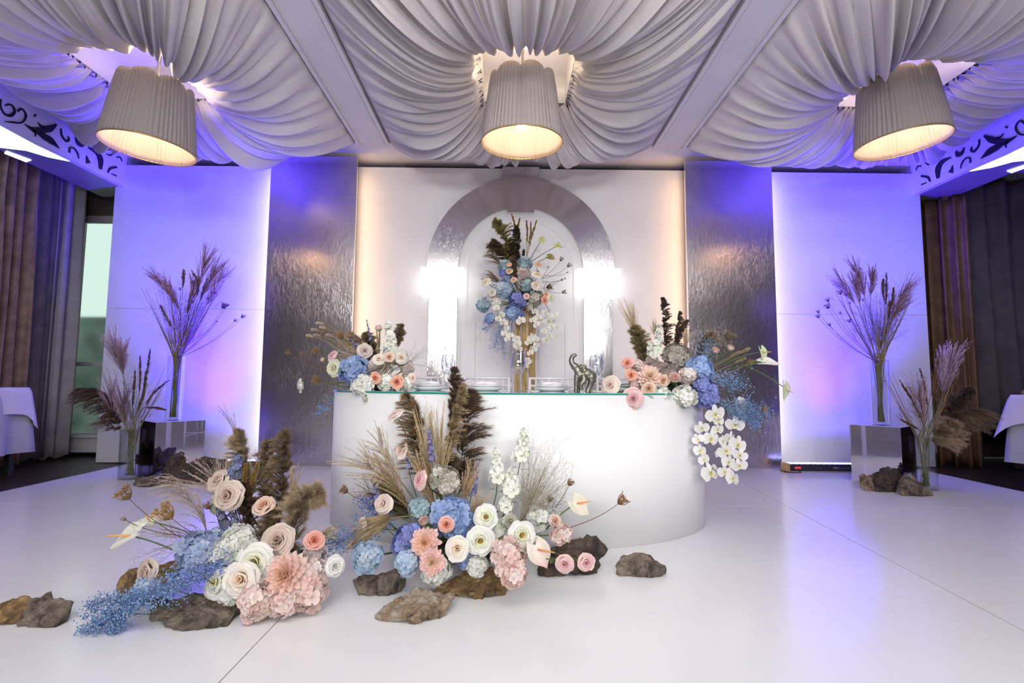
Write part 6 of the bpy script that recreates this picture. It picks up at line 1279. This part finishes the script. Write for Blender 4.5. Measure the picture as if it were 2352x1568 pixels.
pampas(A, [(2165, 975), (2185, 945), (2215, 910), (2230, 895)], Y, 'dark pampas plume rising over the sofa, right floor vase', '33291f', '6a5a4a', 22, stem=False, out=.6, droop=.6); pampas(A, [(2170, 985), (2200, 960), (2235, 945), (2262, 945)], Y, 'brown pampas plume arching furthest over the sofa, right floor vase', '4a3c2e', '88745c', 26, stem=False, out=.6, droop=.9)
pampas(A, [(2150, 1000), (2170, 985), (2180, 975)], Y-.08, 'pale beige fluffy tuft at the vase mouth, right floor vase', '7a6850', 'bca68a', 32, stem=False); pampas(A, [(2140, 1010), (2160, 1005), (2182, 1010)], Y-.08, 'beige curled tuft spilling over the vase rim, right floor vase', '7a6850', 'bca68a', 24, stem=False)
vgrass(A, silver, [(2125, 985), (2115, 930), (2105, 890)], Y, 'pinkish feather grass in front of the white panel edge, right floor vase', L=60, nb=50, fan=.8, nh=60, out=.35, droop=.1, c0='9a7a78', c1='c8a8a6')
for pts, lb in (([(2145, 930), (2143, 890), (2140, 850)], 'brown-green seed spike, first of the row, right floor vase'), ([(2130, 930), (2122, 880), (2112, 845)], 'seed spike leaning to the cube, right floor vase'), ([(2155, 930), (2152, 890), (2150, 850)], 'brown-green seed spike, second of the row, right floor vase'), ([(2140, 900), (2150, 850), (2158, 815)], 'highest seed spike beside the lilac feather grass'), ([(2110, 950), (2090, 910), (2070, 880)], 'rusty blade bending to the cube, right floor vase'), ([(2120, 970), (2095, 920), (2065, 870)], 'long dark blade reaching over the cube, right floor vase'), ([(2110, 985), (2090, 975), (2068, 962)], 'lowest thin blade over the cube, right floor vase')): vgrass(A, foxtail, pts, Y, lb, w_=5, c0='54402e', c1='9a7a5c')
extra_stalks(A, 40, 'bundle of green stalks in the right floor vase'); airy(A, (2120, 960), (2070, 850, 2140, 960), Y, 'misty fine grass in the right floor vase', 24, '7d665c', bl='a08a80')

# ================================================================ CURTAINS, TABLES, SOFA
def curtain(name, path, z0, z1, label, mt, waves, amp, seed, tie=None, group=None, nz=26, spread=1.0):
    r_ = np.random.default_rng(seed); n_ = waves*14; t = np.linspace(0, 1, n_); ph = np.cumsum(r_.uniform(.5, 1.5, n_)); ph = ph/ph[-1]*waves*2*math.pi
    pa = spline([(x, y, 0) for x, y in path], n_)[:, :2]; T = np.gradient(pa, axis=0); T /= np.linalg.norm(T, axis=1)[:, None]; N = np.c_[-T[:, 1], T[:, 0]]
    e = empty(name, (*pa[n_//2], z0), label, 'curtain', group); am = amp*(1+.35*np.sin(ph*.23+seed)); P = np.zeros((nz, n_, 3)); c = pa[n_//2]
    for i, v in enumerate(np.linspace(0, 1, nz)):
        q = pa.copy()
        if tie: 
            w_, pos, side_ = tie; k = math.exp(-((v-pos)/.28)**2)*w_; anchor = pa[0] if side_ == 0 else pa[-1]; q = q+(anchor-q)*k
        off = am*(1-.25*v)*(np.sin(ph+.5*math.sin(3*v)+.25*np.sin(ph*.31+4*v))+.25*np.sin(2*ph+1+2*v))
        q = q+N*off[:, None]*(1 if not tie else 1-.3*k); P[i, :, :2] = q-c; P[i, :, 2] = (z1-z0)*v+(.02*np.sin(ph) if i == 0 else 0)
    o = MB().grid(P).build('cloth', mt, e, True); md = o.modifiers.new('s', 'SOLIDIFY'); md.thickness = .004
    MB().box((-.02, -.02, (z1-z0)-.01), (.02, .02, (z1-z0)+.03)).build('hook_tape', mt, e)
    return e
curtain('brown_curtain', [(-5.02, 5.22), (-5.02, 4.7), (-5.03, 4.1), (-5.05, 3.2), (-5.1, 2.2)], .01, 3.3, 'wide gold-brown velvet curtain in deep folds behind the left table', 'curtain_brown', 17, .085, 3)
curtain('sheer_curtain', [(-5.08, 5.66), (-5.08, 5.4), (-5.10, 5.20)], .03, 3.3, 'grey-violet sheer curtain between brown curtain and window lining', 'curtain_grey', 3, .03, 5)
curtain('curtain_lining', [(-4.98, 5.80), (-5.02, 5.66), (-5.08, 5.58)], .02, 3.3, 'pale curtain lining edge hanging beside the tall window', 'curtain_lining', 2, .03, 8)
curtain('brown_curtain', [(4.84, 5.75), (4.95, 5.62), (5.06, 5.50), (5.14, 5.42)], .01, 3.02, 'dark ochre curtain beside the right white panel', 'curtain_ochre', 4, .04, 12)
curtain('sheer_curtain', [(5.16, 5.68), (5.7, 5.72), (6.25, 5.66), (6.45, 5.3), (6.45, 4.0), (6.45, 2.8), (6.45, 1.8)], .40, 3.3, 'long grey-mauve sheer curtain behind the sofa', 'curtain_grey', 13, .05, 22)
tag(MB().box((XR-.7, 5.95, 0), (XR, YB-.15, 3.3)).build('wall_pier', 'hall_wall'), kind='structure')
def cloth_table(cx, cy, w_, d_, zt_, label, l2):
    e = empty('side_table', (cx, cy, 0), label, 'table'); MB().box((-w_/2, -d_/2, zt_-.03), (w_/2, d_/2, zt_-.004)).build('table_top', 'chair_white', e)
    for a in (-1, 1):
        for b_ in (-1, 1): MB().box((a*(w_/2-.06)-.025, b_*(d_/2-.06)-.025, 0), (a*(w_/2-.06)+.025, b_*(d_/2-.06)+.025, zt_-.03)).build('leg', 'black_plastic', e)
    def cloth(name, zlo, mt, lab, grow, folds, cat, corner, hem):
        n_ = 160; a = np.arange(n_)/n_*4; P = []; base = []
        for u in a:
            k = int(u); f = u-k; base.append([(-1+2*f, -1), (1, -1+2*f), (1-2*f, 1), (-1, 1-2*f)][k])
        base = np.array(base); cn = np.abs(base[:, 0]*base[:, 1])**9; ph = np.sin(np.arange(n_)*2*math.pi*folds/n_)
        P.append(np.c_[base*0, np.full(n_, zt_+grow)]); P.append(np.c_[base*[w_/2+grow, d_/2+grow], np.full(n_, zt_+grow)])
        for v in (.12, .3, .5, .7, .88, .93, 1.):
            out_ = grow+.008+(.035*ph+.05*cn)*v; zz = (zt_+grow)-v*(zt_-zlo)*(1+corner*cn)
            P.append(np.c_[base*[w_/2, d_/2]+base*out_[:, None], zz])
        c = empty(name, (cx, cy, 0), lab, cat); MB().grid(np.array(P[:8]), closed=True).build('cloth', mt, c, True); MB().grid(np.array(P[7:]), closed=True).build('hem', hem, c, True)
    cloth('tablecloth', .20, 'cloth_grey', 'long grey-white under cloth on the '+l2, .004, 10, 'tablecloth', .0, 'cloth_grey'); cloth('table_overlay', .56, 'cloth_white', 'white overlay cloth with pointed hanging corner on the '+l2, .010, 7, 'tablecloth', .65, 'cloth_white')
cloth_table(-4.73, 4.35, .40, .9, .80, 'cloth-covered table in front of the brown curtain', 'table before the brown curtain'); cloth_table(5.02, 4.05, .9, .9, .80, 'cloth-covered table at the sofa corner', 'table at the sofa corner')
sf = empty('corner_sofa', (5.9, 4.2, 0), 'dark bench sofa with beige bolster behind the right cloth table', 'sofa')
MB().box((-.42, -2.6, 0), (.4, 1.25, .68)).build('bench_body', 'sofa_dark', sf, bevel=.01); MB().box((-.44, -2.62, .68), (.4, 1.27, .705)).build('seat_edge', 'black_plastic', sf, bevel=.004)
MB().box((-.36, -2.5, .705), (.3, 1.2, .86)).build('bolster', 'cushion_beige', sf, bevel=.05)
